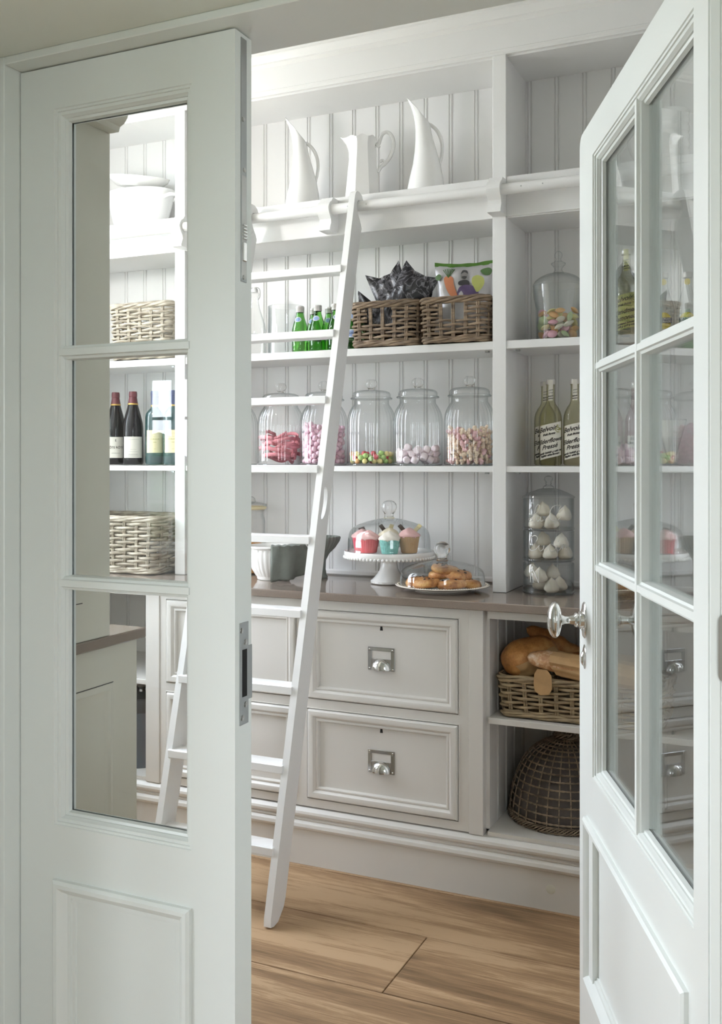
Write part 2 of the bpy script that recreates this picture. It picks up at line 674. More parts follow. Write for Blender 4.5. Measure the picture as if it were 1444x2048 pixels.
def text_geo(body, size, shear=0.0, bold=0.0):
    cu = bpy.data.curves.new('lettering', 'FONT')
    cu.body = body
    cu.size = size
    cu.shear = shear
    cu.offset = bold
    cu.align_x = 'CENTER'
    cu.align_y = 'CENTER'
    cu.resolution_u = 3
    o = bpy.data.objects.new('lettering', cu)
    COL.objects.link(o)
    dg = bpy.context.evaluated_depsgraph_get()
    me = bpy.data.meshes.new_from_object(o.evaluated_get(dg))
    vs = [(v.co.x, v.co.y) for v in me.vertices]
    fs = [tuple(p.vertices) for p in me.polygons]
    bpy.data.objects.remove(o)
    bpy.data.meshes.remove(me)
    bpy.data.curves.remove(cu)
    return vs, fs


def text_cyl(mb, body, size, r, u, v, slope=0.0, shear=0.3, bold=0.0):
    vs, fs = text_geo(body, size, shear, bold)
    out = []
    for (x, y) in vs:
        uu = u + x
        out.append((r * math.sin(uu / r), -r * math.cos(uu / r), v + y + slope * x))
    mb.add(out, fs)


def text_flat(mb, body, size, fn, shear=0.0, bold=0.0):
    vs, fs = text_geo(body, size, shear, bold)
    mb.add([fn(x, y) for x, y in vs], fs)


def patch_cyl(mb, r, u0, u1, v0, v1, slope=0.0, n=14, t=0.0006):
    def fn(i, j):
        u = u0 + (u1 - u0) * i
        v = v0 + (v1 - v0) * j + slope * (u - (u0 + u1) / 2)
        return (r * math.sin(u / r), -r * math.cos(u / r), v)
    mb.grid(n, 3, fn)


def spline(pts, n=8, closed=False):
    P = [Vector(p) for p in pts]
    N = len(P)
    out = []
    segs = N if closed else N - 1
    for i in range(segs):
        if closed:
            a, b, c, d = P[i - 1], P[i], P[(i + 1) % N], P[(i + 2) % N]
        else:
            a, b, c, d = P[max(i - 1, 0)], P[i], P[i + 1], P[min(i + 2, N - 1)]
        for k in range(n):
            t = k / n
            out.append(0.5 * ((2 * b) + (c - a) * t + (2 * a - 5 * b + 4 * c - d) * t * t + (3 * b - a - 3 * c + d) * t ** 3))
    if not closed:
        out.append(P[-1])
    return out


def face_cam(x, y):
    """rotation about z that turns a thing's local -Y towards the doorway"""
    return math.atan2(-x, y)

# ================================================================== the setting
YD = 1.42            # outer face of the doors
YF = 2.945           # front of the low cabinets
YU = 3.156           # front of the shelving
YB = 3.402           # face of the back boards
ZW = 0.92            # worktop
rnd = random.Random(7)

# ---- floor of oak planks, each plank a piece of its own
fl = struct('floor', MB().box(-4.0, 2.4, -2.2, 3.6, -0.06, -0.020), 'sub', 'oak plank floor')
SEAMS = [-2.2, -1.86, -1.54, -1.22, -0.90, -0.56, -0.24, 0.08, 0.40, 0.72, 1.04, 1.36, 1.68, 2.0, 2.316, 2.640, 2.930, 3.25]
JOINTS = {14: [-0.994], 15: [-2.9, 0.35], 13: [-1.75, 0.2], 12: [-0.65], 16: [-2.2, 0.6], 11: [-1.9, 0.3]}
for i in range(len(SEAMS) - 1):
    y0, y1 = SEAMS[i], SEAMS[i + 1]
    js = JOINTS.get(i, [-4.4 + (i * 1.37) % 2.2, -2.1 + (i * 1.37) % 2.2])
    xs = [-4.6] + sorted(js) + [2.4]
    for a, b in zip(xs, xs[1:]):
        cx, cy = (a + b) / 2, (y0 + y1) / 2
        hx, hy = (b - a) / 2 - 0.0015, (y1 - y0) / 2 - 0.0019
        MB().box(-hx, hx, -hy, hy, -0.02, rnd.uniform(-0.0004, 0.0004), 0.0012).build('plank', 'floor', fl, loc=(cx, cy, 0))

# ---- walls
b = MB()
b.box(-1.359, 2.4, 1.38, 1.53, 2.092, 3.0)          # over the doorway
b.box(-0.108, 0.10, 1.38, 1.436, 0, 2.092)          # right of the doorway
b.box(0.10, 2.4, 1.38, 1.53, 0, 2.092)
b.box(-4.0, -1.359, 1.38, 1.53, 0, 3.0)
struct('wall_front', b, 'wall', 'painted wall around the double doors')
struct('wall_back', MB().box(-3.0, 0.3, 3.43, 3.58, -0.02, 3.0), 'paint')
struct('wall_right', MB().box(0.10, 0.25, 1.53, 3.43, -0.02, 3.0), 'paint')
b = MB()
b.box(-2.83, -2.2, 1.53, 1.98, -0.02, 3.0)
b.box(-2.98, -2.83, 1.53, 2.02, -0.02, 3.0)
b.box(-2.98, -2.83, 3.02, 3.43, -0.02, 3.0)
b.box(-2.98, -2.83, 2.02, 3.02, -0.02, 0.82)
b.box(-2.98, -2.83, 2.02, 3.02, 2.84, 3.0)
struct('wall_left', b, 'paint')
b = MB()
b.box(-1.50, -1.359, 1.08, 1.38, 0, 2.092)
struct('wall_reveal', b, 'wall', 'left reveal of the deep opening')
b = MB()
b.box(-4.0, 2.4, -2.12, -2.0, 0, 0.80)
b.box(-4.0, 2.4, -2.12, -2.0, 2.35, 2.8)
b.box(-4.0, -3.74, -2.12, -2.0, 0.80, 2.35)
b.box(-2.66, 1.10, -2.12, -2.0, 0.80, 2.35)
b.box(2.28, 2.4, -2.12, -2.0, 0.80, 2.35)
b.box(-3.74, -2.66, -2.12, -2.0, 1.93, 2.35)
struct('wall_rear', b, 'wall')
struct('wall_far_left', MB().box(-4.0, -3.85, -2.12, -1.8, 0, 2.8).box(-4.0, -3.85, .05, 1.53, 0, 2.8).box(-4.0, -3.85, -1.8, .05, 0, .7).box(-4.0, -3.85, -1.8, .05, 2.4, 2.8), 'wall')
struct('wall_far_right', MB().box(2.4, 2.55, -2.12, 1.53, 0, 2.8), 'wall')
struct('ceiling', MB().box(-2.98, 0.25, 1.53, 3.58, 3.0, 3.1), 'ceil')
struct('ceiling', MB().box(-4.0, 2.55, -2.12, 1.38, 2.8, 2.95), 'ceil')
struct('ceiling', MB().box(-1.5, 2.4, 1.08, 1.38, 2.092, 2.8), 'soffit', 'soffit of the deep opening in front of the doors')

# ---- lining of the doorway
b = MB()
b.box(-1.359, -1.345, 1.38, 1.53, 0, 2.092, 0.0015)
b.box(-0.122, -0.108, 1.38, 1.436, 0, 2.092, 0.0015)
b.box(-1.345, -0.122, 1.38, 1.53, 2.0775, 2.092, 0.0015)
struct('trim_1', b, 'door', 'white painted lining of the doorway')


def window(name, x0, x1, z0, z1, cols, rows, T, d=0.10):
    """sash window in local x (across), y (inwards), z; T puts it in its wall"""
    root = thing(name, None, None)
    root['kind'] = 'structure'
    root.matrix_world = T
    f = MB()
    f.box(x0, x0 + .05, -d, 0, z0, z1, .004)
    f.box(x1 - .05, x1, -d, 0, z0, z1, .004)
    f.box(x0, x1, -d, 0, z1 - .05, z1, .004)
    f.box(x0, x1, -d, 0.05, z0, z0 + .035, .004)
    f.build('window_frame', 'door', root)
    zm = (z0 + z1) / 2
    for s, (a, c, y) in enumerate(((zm - .02, z1 - .05, -.05), (z0 + .035, zm + .02, -.02))):
        g = MB()
        X0, X1 = x0 + .05, x1 - .05
        g.box(X0, X0 + .035, y - .03, y, a, c, .003)
        g.box(X1 - .035, X1, y - .03, y, a, c, .003)
        g.box(X0, X1, y - .03, y, a, a + .035, .003)
        g.box(X0, X1, y - .03, y, c - .035, c, .003)
        for k in range(1, cols):
            q = X0 + (X1 - X0) * k / cols
            g.box(q - .009, q + .009, y - .025, y - .005, a + .03, c - .03)
        for k in range(1, rows):
            q = a + (c - a) * k / rows
            g.box(X0 + .03, X1 - .03, y - .025, y - .005, q - .009, q + .009)
        sash = g.build('sash', 'door', root)
        MB().box(X0 + .03, X1 - .03, y - .017, y - .013, a + .03, c - .03).build('pane', 'pane', sash)
    return root


Tr = Matrix.Translation((0, -2.0, 0))
window('window_1', -3.74, -2.66, 0.80, 1.93, 5, 2, Tr)
window('window_2', 1.10, 2.28, 0.80, 2.35, 4, 3, Tr)
Tl = Matrix.Translation((-2.83, 0, 0)) @ Matrix.Rotation(R(-90), 4, 'Z')
window('window_3', -3.02, -2.02, 0.82, 2.84, 3, 3, Tl)
Tf = Matrix.Translation((-3.85, 0, 0)) @ Matrix.Rotation(R(-90), 4, 'Z')
window('fill_window', -.05, 1.80, 0.70, 2.40, 6, 3, Tf)  # unseen window, added to light the open leaf from the left

# ---- outside
struct('lawn', MB().box(-30, 30, -40, 30, -0.6, -0.45), 'grass', 'green lawn outside the windows')
rb = random.Random(3)
for (hx, hy, hw, hh) in ((-8.9, -17.5, 4.4, 4.2), (-4.0, -15.0, 3.6, 3.0), (-17.3, -15.5, 3.0, 4.6), (-12.9, -14.2, 2.6, 2.1)):
    g = MB()
    for k in range(70):
        g.ball((rb.uniform(-hw / 2, hw / 2), rb.uniform(-.8, .8), rb.uniform(0.2, 1) ** .7 * hh * (1 - .35 * rb.random())), rb.uniform(.25, .6), 7, 5)
    hed = thing('tree', {-8.9: 'tall leafy tree beyond the lawn, outside the rear wall', -4.0: 'low broad leafy tree beyond the lawn', -17.3: 'tallest leafy tree at the far side of the lawn', -12.9: 'squat leafy tree facing the small rear window'}[hx], 'tree', (hx, hy, -0.45), group='trees beyond the lawn')
    g.build('crown', 'hedge', hed)
    MB().lathe([(0, 0), (.22, 0), (.16, 1.6), (0, 1.7)], 10).build('trunk', 'wick_dark', hed)

# ---- added pendant, out of view, as fill light for the pantry
t = thing('fill_pendant', 'unseen white globe pendant added as fill light for the pantry', 'lamp', FILL_LAMP)
MB().ball((0, 0, 0), .085, 32, 16).build('globe', 'globe', t, 80)
MB().lathe([(0, .118), (.030, .116), (.034, .080), (.036, .074), (0, .074)], 24).build('gallery', 'nickel', t)
MB().tube([(0, 0, .115), (0, 0, .810)], .004, 10).build('stem', 'nickel', t)
MB().lathe([(0, .790), (.040, .795), (.045, .819), (0, .819)], 24).build('ceiling_rose', 'white_lamp', t)

# ================================================================== doors
GLZ = [(0, 0), (.001, .0025), (.005, .003), (.0055, .006), (.011, .0065), (.013, .010), (.015, .012), (.0155, .015), (.020, .0165), (.022, .024)]
PAN = [(0, 0), (.0006, -.007), (.006, -.011), (.013, -.011), (.020, -.006), (.025, .001), (.027, .003), (.033, .0035), (.034, .008), (.040, .009), (.041, .012)]
TH = .053


def door(name, w, gx0, gx1, cols, px0, px1, z_g0, z_g1, mz, pz0, pz1, label, h=2.075, rc=0.0):
    root = thing(name, label, None)
    root['kind'] = 'structure'
    f = MB()
    e = 0
    if rc:
        po = [(0, .006), (gx0, .006), (gx0, h)] + [(rc - rc * math.sin(R(a)), h - rc + rc * math.cos(R(a))) for a in range(0, 91, 15)]
        f.prism(po, lambda q, a: (q[0], a, q[1]), 0, TH)
    else:
        f.box(0, gx0, 0, TH, .006, h, e)
    f.box(gx1, w, 0, TH, .006, h, e)
    f.box(gx0, gx1, 0, TH, z_g1, h)
    f.box(gx0, gx1, 0, TH, pz1, z_g0)
    f.box(gx0, gx1, 0, TH, .006, pz0)
    if px0 > gx0: f.box(gx0, px0, 0, TH, pz0, pz1)
    if px1 < gx1: f.box(px1, gx1, 0, TH, pz0, pz1)
    f.build('stile_and_rail_frame', 'door', root)
    m = MB()
    m.rings(gx0, gx1, z_g0, z_g1, GLZ)
    m.rings(gx0, gx1, z_g0, z_g1, GLZ, lambda x, d, z: (x, TH - d, z))
    m.build('glazing_moulding', 'door', root, 25)
    p = MB()
    p.rings(px0, px1, pz0, pz1, PAN, fill=True)
    p.rings(px0, px1, pz0, pz1, PAN, lambda x, d, z: (x, TH - d, z), fill=True)
    p.build('lower_panel', 'door', root, 25)
    ix0, ix1, iz0, iz1 = gx0 + .020, gx1 - .020, z_g0 + .020, z_g1 - .020
    xs = [ix0] + [ix0 + (ix1 - ix0) * k / cols for k in range(1, cols)] + [ix1]
    zs = [iz0] + list(mz) + [iz1]
    bar = [(-.006, .004), (.006, .004), (.0075, .009), (.012, .011), (.0135, .022), (.0135, TH - .022), (.012, TH - .011), (.006, TH - .004), (-.006, TH - .004), (-.012, TH - .011), (-.0135, TH - .022), (-.0135, .022), (-.012, .011), (-.0075, .009)]
    for x in xs[1:-1]:
        MB().prism(bar, lambda q, a, x=x: (x + q[0], q[1], a), iz0 - .012, iz1 + .012).build('glazing_bar', 'door', root, 25)
    for z in zs[1:-1]:
        MB().prism(bar, lambda q, a, z=z: (a, q[1] + .0004, z + q[0]), ix0 - .012, ix1 + .012).build('glazing_bar', 'door', root, 25)
    for a, c in zip(xs, xs[1:]):
        for d, g in zip(zs, zs[1:]):
            q = .010
            aa = a + (q if a != ix0 else -.002)
            cc = c - (q if c != ix1 else -.002)
            dd = d + (q if d != iz0 else -.002)
            gg = g - (q if g != iz1 else -.002)
            MB().box(aa, cc, .0245, .0285, dd, gg).build('pane', 'pane', root)
    return root


d1 = door('door_1', .466, .079, .379, 1, .081, .380, .686, 1.997, (1.128, 1.551), .235, .588, 'closed narrow white door leaf with three glass panes')
d1.location = (-1.343, YD, 0)
TD = R(23.23)
RW = .875
P0x, P0y = -0.1395, 1.448
d2 = door('door_2', RW, .135, .812, 2, .075, .790, .686, 1.997, (1.128, 1.551), .226, .584, 'open wide white door leaf with six glass panes and chrome knob', rc=.028)
d2.location = (P0x - .845 * math.sin(TD), P0y + .845 * math.cos(TD), 0)
d2.rotation_euler = (0, 0, -(PI / 2 - TD))


def screw(mb, c, ax, r=.004):
    """countersunk screw head with its axis along local x"""
    o = len(mb.v)
    mb.lathe([(0, .0004), (r * .35, .0004), (r * .45, .0010), (r, .0012), (r, 0)], 12)
    mb.xf(Matrix.Translation(c) @ Matrix.Rotation(R(90), 4, 'Y'), o)


# strike plate on the edge of the closed leaf
xe = .466
s = MB()
s.box(xe - .002, xe + .0012, .014, .042, .905, 1.078, .0004)
s.box(xe - .002, xe + .0012, .042, .054, .945, 1.037, .0004)
sp = s.build('strike_plate', 'steel', d1)
MB().box(xe - .001, xe + .0016, .0215, .0365, .952, 1.032).build('latch_hole', 'black', sp)
for (y, z) in ((.020, 1.065), (.032, 1.044), (.032, .938), (.022, .917)):
    q = MB()
    screw(q, (xe + .0012, y, z), 'x', .0048)
    q.build('screw', 'nickel', sp, 50)
# flush bolt
s = MB()
s.box(xe - .002, xe + .0012, .018, .036, 1.655, 2.068, .0004)
fb = s.build('flush_bolt', 'steel', d1)
s = MB()
s.box(xe, xe + .0015, .0195, .0345, 1.662, 1.835)
s.build('bolt_recess', 'nickel', fb)
s = MB()
s.box(xe + .001, xe + .004, .0215, .0325, 1.690, 1.722, .001)
for k in range(5):
    s.box(xe + .001, xe + .0050, .0215, .0325, 1.727 + k * .0055, 1.730 + k * .0055, .0006)
s.build('bolt_slider', 'chrome', fb)
for (y, z) in ((.024, 1.93), (.028, 1.845), (.027, 1.663)):
    q = MB()
    screw(q, (xe + .0012, y, z), 'x', .004)
    q.build('screw', 'nickel', fb, 50)


# knobs and key cover of the open leaf
def oval_lathe(mb, prof, n, sy_, axis_sign, c):
    """lathe about local -Y (axis_sign -1) or +Y, squashed across for an oval"""
    o = len(mb.v)
    mb.lathe(prof, n)
    m = Matrix.Translation(c) @ Matrix.Diagonal((sy_, 1, 1, 1)) @ Matrix.Rotation(R(90) * (1 if axis_sign < 0 else -1), 4, 'X')
    mb.xf(m, o)


for sgn, y0 in ((-1, 0.0), (1, TH)):
    kx, kz = .058, 1.005
    k = MB()
    oval_lathe(k, [(.040, 0), (.040, .002), (.037, .004), (.030, .005), (.024, .007), (0, .008)], 40, .62, sgn, (kx, y0, kz))
    ros = k.build('rose', 'chrome', d2, 40)
    k = MB()
    oval_lathe(k, [(.020, .005), (.019, .012), (.013, .015), (.016, .018), (.016, .021), (.011, .024), (.0085, .034), (.0085, .044), (.012, .052), (0, .056)], 32, .95, sgn, (kx, y0, kz))
    k.build('knob_neck', 'chrome', d2, 40)
    k = MB()
    oval_lathe(k, [(0, .050), (.012, .051), (.026, .054), (.036, .0585), (.0405, .064), (.0385, .070), (.031, .0765), (.018, .081), (0, .0825)], 48, .72, sgn, (kx, y0, kz))
    k.build('knob', 'chrome', d2, 60)
    k = MB()
    oval_lathe(k, [(.027, 0), (.027, .0015), (.022, .003), (0, .0035)], 32, .55, sgn, (kx, y0, .925))
    es = k.build('escutcheon', 'chrome', d2, 40)
    k = MB()
    oval_lathe(k, [(.016, .003), (.016, .005), (.011, .008), (0, .009)], 24, .6, sgn, (kx - .002, y0, .921))
    k.build('key_cover', 'chrome', es, 40)

# light switch at the right edge of the picture
t = thing('light_switch', 'brushed grey light switch plate on the wall right of the open door', 'switch', (-0.066, 1.38, 1.106))
s = MB()
cor = [(math.cos(R(a)) * .010 + sx * .035, math.sin(R(a)) * .010 + sz * .035) for (sx, sz, a0) in ((1, 1, 0), (-1, 1, 90), (-1, -1, 180), (1, -1, 270)) for a in range(a0, a0 + 91, 15)]
s.prism(cor, lambda q, a: (q[0], a, q[1]), 0, -.004)
s.build('plate', 'nickel', t)
MB().box(-.007, .007, -.009, -.003, -.016, .016, .002).build('rocker', 'steel', t)

# ================================================================== fitted pantry furniture
BX = lambda k: -1.961 + .0965 * k          # bead positions on the back boards
unit = thing('shelving_unit', 'white painted wall shelving with tongue and groove back on worktop', 'shelving', (0, 0, 0))
XL, XR = -2.80, 0.06
# back boards
bprof = [(0, 0), (.0775, 0), (.0785, .0035), (.0805, .0045), (.0820, .0010), (.0845, -.0005), (.0870, -.0005), (.0895, .0010), (.0910, .0045), (.0930, .0035), (.0940, 0), (.0962, 0), (.0962, .012), (0, .012)]
bm_ = MB().prism(bprof, lambda q, a: (q[0], q[1], a), ZW + .0006, 2.80).mesh('board', 'paint', 20)
k0 = -9
while BX(k0) - .086 < XR - .05:
    put('board', bm_, unit, loc=(BX(k0) - .086, YB, 0))
    k0 += 1
MB().box(XL, XR, YB - .014, YB - .0008, ZW + .0005, ZW + .022, .005).build('base_bead', 'paint', unit)
# uprights
PIL = [(-2.218, -2.172), (-.958, -.912)]
for (a, c) in PIL:
    MB().box(a, c, YU, YB, ZW + .0006, 2.69, .0015).build('upright', 'paint', unit)
MB().box(XL - .02, XL, YU, YB, ZW + .0006, 2.69).build('upright', 'paint', unit)
MB().box(XR, XR + .03, YU, YB, ZW + .0006, 2.69).build('upright', 'paint', unit)
BAYS = [(XL, -2.218), (-2.172, -.958), (-.912, XR)]
for (a, c) in BAYS:
    MB().box(a, c, YU + .004, YB, 1.316, 1.336, .0015).build('shelf', 'paint', unit)
    MB().box(a, c, YU + .004, YB, 1.722, 1.749, .0015).build('shelf', 'paint', unit)
    MB().box(a, c, YU + .012, YB, 2.262, 2.286).build('shelf', 'paint', unit)
    MB().box(a, c, YU + .012, YB, 2.153, 2.170).build('shelf_underside', 'paint', unit)
    MB().box(a, c, YU + .012, YB, 2.683, 2.70).build('bay_top', 'paint', unit)
    for zz in (1.722, 1.316):
        for xx in (a + .03, c - .03):
            MB().box(xx - .006, xx + .006, YU + .03, YU + .045, zz - .006, zz).build('shelf_stud', 'steel', unit)
MB().box(-2.172, -.958, YU, YU + .012, 2.153, 2.286, .0015).build('rail_board', 'paint', unit)
MB().box(XL, -2.218, YU, YU + .012, 2.153, 2.286, .0015).build('rail_board', 'paint', unit)
MB().box(-.912, XR, YU + .003, YU + .012, 2.157, 2.288, .0015).build('rail_board', 'paint', unit)
# frieze and cornice: one profile swept along the wall
corn = [(.012, 2.690), (0, 2.690), (0, 2.697), (-.003, 2.700), (-.003, 2.706), (0, 2.709), (0, 2.712), (0, 2.790), (-.004, 2.793), (-.010, 2.800), (-.010, 2.806), (-.013, 2.810), (-.020, 2.824), (-.024, 2.828), (-.024, 2.834), (-.036, 2.842), (-.060, 2.858), (-.078, 2.876), (-.088, 2.896), (-.090, 2.905), (-.096, 2.907), (-.096, 3.0), (.012, 3.0)]
MB().prism(corn, lambda q, a: (a, YU + q[0], q[1]), XL - .02, XR + .03).build('cornice', 'paint', unit, 25)

# worktop
t = thing('worktop', 'taupe stone worktop running along the back wall', 'worktop', (0, 0, 0))
MB().box(-2.80, .09, 2.915, YB + .012, .8935, ZW, .0025).build('slab', 'quartz', t)


# low cabinets
def cup_handle(parent, x, z):
    y = YF + .0085
    p = MB()
    x0, x1, z0, z1 = x - .047, x + .047, z - .0375, z + .0375
    p.box(x0, x1, y - .003, y, z1 - .012, z1, .0008)
    p.box(x0, x0 + .013, y - .003, y, z0, z1 - .012, .0008)
    p.box(x1 - .013, x1, y - .003, y, z0, z1 - .012, .0008)
    p.box(x0 + .013, x1 - .013, y - .003, y, z0, z1 - .037, .0008)
    p.build('label_holder', 'plate_metal', parent)
    MB().box(x0 + .014, x1 - .014, y - .0008, y + .0002, z1 - .037, z1 - .012).build('label_card', 'paint_low', parent)
    q = MB()

    def f(i, j):
        a = PI * i
        e = (PI / 2) * j
        rx = .033 * math.sin(e) if j < 1 else .033
        return (x - rx * math.cos(a), y - .003 - .021 * math.cos(e) * (1) - .0, z - .034 + .034 * math.sin(a) * math.sin(e))
    q.grid(20, 10, f)
    q.build('cup_pull', 'chrome', parent, 60)
    for sx_ in (-1, 1):
        for sz_ in (-1, 1):
            s_ = MB()
            s_.lathe([(0, .0022), (.0020, .0018), (.003, .0006), (.003, 0)], 10)
            s_.xf(Matrix.Translation((x + sx_ * .0405, y - .003, z + sz_ * .031)) @ Matrix.Rotation(R(90), 4, 'X'))
            s_.build('pin', 'chrome', parent, 50)


DPROF = [(0, .012), (.0004, -.001), (.002, -.003), (.0024, -.006), (.006, -.009), (.014, -.010), (.022, -.0075), (.026, -.003), (.030, .000), (.033, -.002), (.037, -.002), (.040, .002), (.0415, .0085)]


def drawer(parent, x0, x1, z0, z1):
    m = MB()
    m.rings(x0 + .0015, x1 - .0015, z0 + .0015, z1 - .0015, DPROF, lambda x, d, z: (x, YF + d, z), fill=True)
    m.box(x0 + .02, x1 - .02, YF + .02, YF + .40, z0 + .02, z1 - .06)
    dr = m.build('drawer', 'paint_low', parent, 25)
    cx = (x0 + x1) / 2
    k = MB()
    kz = z1 - .045
    kp = [(.0055 * math.cos(R(a)), .006 + .0055 * math.sin(R(a))) for a in range(-50, 231, 20)] + [(-.005, -.011), (.005, -.011)]
    k.prism(kp, lambda q, a: (cx + q[0], a, kz + q[1]), YF + .0078, YF + .0088)
    k.build('keyhole', 'black', dr)
    cup_handle(dr, cx, (z0 + z1) / 2 + .001)


dc = thing('drawer_cabinet', 'pale grey low cabinet with four moulded drawers', 'cabinet', (0, 0, 0))
f = MB()
ZB = .198
XS = [(-2.105, -1.577), (-1.536, -1.004)]
ROWS = [(.226, .527), (.560, .859)]
f.box(-2.133, -2.105, YF, YF + .022, ZB, .893)
f.box(-1.577, -1.536, YF, YF + .022, ZB, .893)
f.box(-1.004, -.970, YF, YF + .022, ZB, .893)
for (a, c) in XS:
    f.box(a, c, YF, YF + .022, ZB, .226)
    f.box(a, c, YF, YF + .022, .527, .560)
    f.box(a, c, YF, YF + .022, .859, .893)
    for (z0, z1) in ROWS:          # thin raised bead around each opening
        f.rings(a - .003, c + .003, z0 - .003, z1 + .003, [(0, 0), (.0006, -.0018), (.002, -.0022), (.003, -.001), (.003, .012)], lambda x, d, z: (x, YF + d, z))
f.build('face_frame', 'paint_low', dc, 25)
f = MB()
f.box(-2.133, -2.115, YF + .022, YB, .1945, .893)
f.box(-.99, -.972, YF + .022, YB, .1945, .893)
f.box(-2.115, -.99, YB - .01, YB, .1945, .893)
f.box(-2.115, -.99, YF + .022, YB, .1945, .2)
f.build('carcass', 'groove', dc)
for (a, c) in XS:
    for (z0, z1) in ROWS:
        drawer(dc, a, c, z0, z1)


def open_cab(name, label, x0, x1, px0, px1, grooved_left, nb):
    t = thing(name, label, 'cabinet', (0, 0, 0))
    MB().box(px0, px1, YF - .004, YF + .03, ZB - .0035, .893, .0015).build('pilaster', 'paint_low', t)
    MB().box(x0, x1, YF + .006, YB, .1945, .207).build('bottom_board', 'paint_low', t)
    MB().box(x0, x1, YF + .012, YB, .539, .558, .0015).build('shelf', 'paint_low', t)
    MB().box(x0, x1, YF + .004, YF + .022, .866, .893).build('top_rail', 'paint_low', t)
    # side boards, with beads
    for (xs_, sg) in ((x0, 1), (x1, -1)):
        for k in range(5):
            y0 = YF + .03 + k * .0965
            if y0 + .02 > YB: break
            q = [(p[0], p[1]) for p in bprof if p[0] <= YB - y0 or True]
            MB().prism([(min(p[0], YB - y0), p[1]) for p in bprof], lambda p, a, sg=sg, xs_=xs_, y0=y0: (xs_ + sg * (.012 - p[1]) - sg * .012, y0 + p[0], a), .207, .893).build('side_board', 'paint_low', t, 20)
    k = 0
    while x0 + .0965 * k < x1 - .01:
        a = x0 + .0965 * k
        MB().prism([(min(p[0], x1 - a), p[1]) for p in bprof], lambda q, h, a=a: (a + q[0], YB - .013 + q[1] * .9, h), .207, .893).build('back_board', 'paint_low', t, 20)
        k += 1
    return t


open_cab('open_cabinet', 'open low cabinet holding the bread basket and wicker dome', -.912, .06, -.970, -.923, True, 5)
open_cab('open_cabinet', 'open low cabinet left of the drawers with a grey tin inside', -2.80, -2.195, -2.194, -2.134, False, 5)
# plinth
pp = [(.05, 0), (0, 0), (0, .116), (-.004, .118), (-.010, .122), (-.013, .130), (-.011, .140), (-.005, .148), (-.003, .150), (-.006, .152), (-.0065, .156), (-.003, .158), (-.003, .160), (-.010, .166), (-.012, .174), (-.010, .182), (-.004, .188), (.0, .192), (.006, .1935), (.05, .1935)]
t = thing('plinth', 'pale painted plinth with double bead moulding under the cabinets', 'plinth', (0, 0, 0))
MB().prism(pp, lambda q, a: (a, YF + q[0], q[1]), -2.80, .08).build('plinth_board', 'paint_low', t, 25)
s = MB()
s.lathe([(0, .0006), (.0135, .0005), (.0145, 0)], 24)
s.xf(Matrix.Translation((-.713, YF, .066)) @ Matrix.Rotation(R(90), 4, 'X'))
s.build('cover_cap', 'cab', t, 50)

# tall cabinet on the left
t = thing('tall_cabinet', 'tall beige cabinet seen through the glass of the left door', 'cabinet', (0, 0, 0))
b = MB()
b.box(-2.195, -1.58, 1.535, 1.975, ZW + .001, 2.72, .002)
b.build('upper_carcass', 'cab', t)
b = MB()
b.box(-2.195, -1.597, 1.535, 2.105, .0, .893, .002)
b.build('lower_carcass', 'cab', t)
fx = lambda X: (lambda x, d, z: (X - d, x, z))
m = MB()
m.rings(1.56, 1.868, 1.015, 2.10, [(0, .001), (.0008, -.003), (.05, -.003), (.052, .003), (.058, .003)], fx(-1.58), fill=True)
m.build('upper_door', 'cab', t, 25)
m = MB()
m.rings(1.56, 2.005, .12, .797, [(0, .001), (.0008, -.0015), (.006, -.004), (.014, -.006), (.022, -.002), (.03, .000), (.034, .004), (.042, .005)], fx(-1.597), fill=True)
m.build('lower_door', 'cab', t, 25)
m = MB()
m.box(-1.598, -1.5962, 1.555, 2.008, .797, .799)
m.box(-1.5805, -1.5792, 1.555, 1.872, 1.0125, 1.0145)
m.build('shadow_gap', 'groove', t)
cp = [(0, 2.160), (.030, 2.160), (.034, 2.172), (.046, 2.178), (.056, 2.190), (.060, 2.206), (.078, 2.210), (.082, 2.224), (.082, 2.30), (0, 2.30)]
MB().prism(cp, lambda q, a: (-1.578 + q[0], a, q[1]), 1.535, 1.968).build('cornice', 'cab', t, 25)
t = thing('worktop', 'short taupe stone worktop on the beige cabinet on the left', 'worktop', (0, 0, 0))
b = MB()
b.box(-2.195, -1.577, 1.535, 2.118, .8935, ZW, .003)
b.build('slab', 'quartz', t)

# ================================================================== ladder rail and ladder
t = thing('ladder_rail', 'round white ladder rail on ogee brackets along the shelving', 'rail', (0, 0, 0))
RY, RZ, RR = 3.108, 2.232, .0175
MB().tube([(-2.79, RY, RZ), (.05, RY, RZ)], RR, 20).build('rod', 'paint', t, 50)
bp = [(0, 2.276), (-.040, 2.276), (-.048, 2.268), (-.052, 2.262), (-.064, 2.256), (-.074, 2.244), (-.078, 2.232), (-.075, 2.220), (-.066, 2.208), (-.058, 2.198), (-.056, 2.186), (-.062, 2.174), (-.066, 2.162), (-.066, 2.158), (0, 2.158)]
for xc in (-2.165, -1.546, -.934):
    MB().prism(bp, lambda q, a, xc=xc: (xc + a, YU - .0005 + q[0], q[1]), -.0225, .0225).build('bracket', 'paint', t, 25)
    for dx in (.09, .16):
        s = MB()
        s.lathe([(0, .0006), (.0022, .0003), (.0024, -.0006)], 10)
        s.xf(Matrix.Translation((xc + dx, RY - RR, RZ)) @ Matrix.Rotation(R(90), 4, 'X'))
        s.build('pin', 'steel', t)

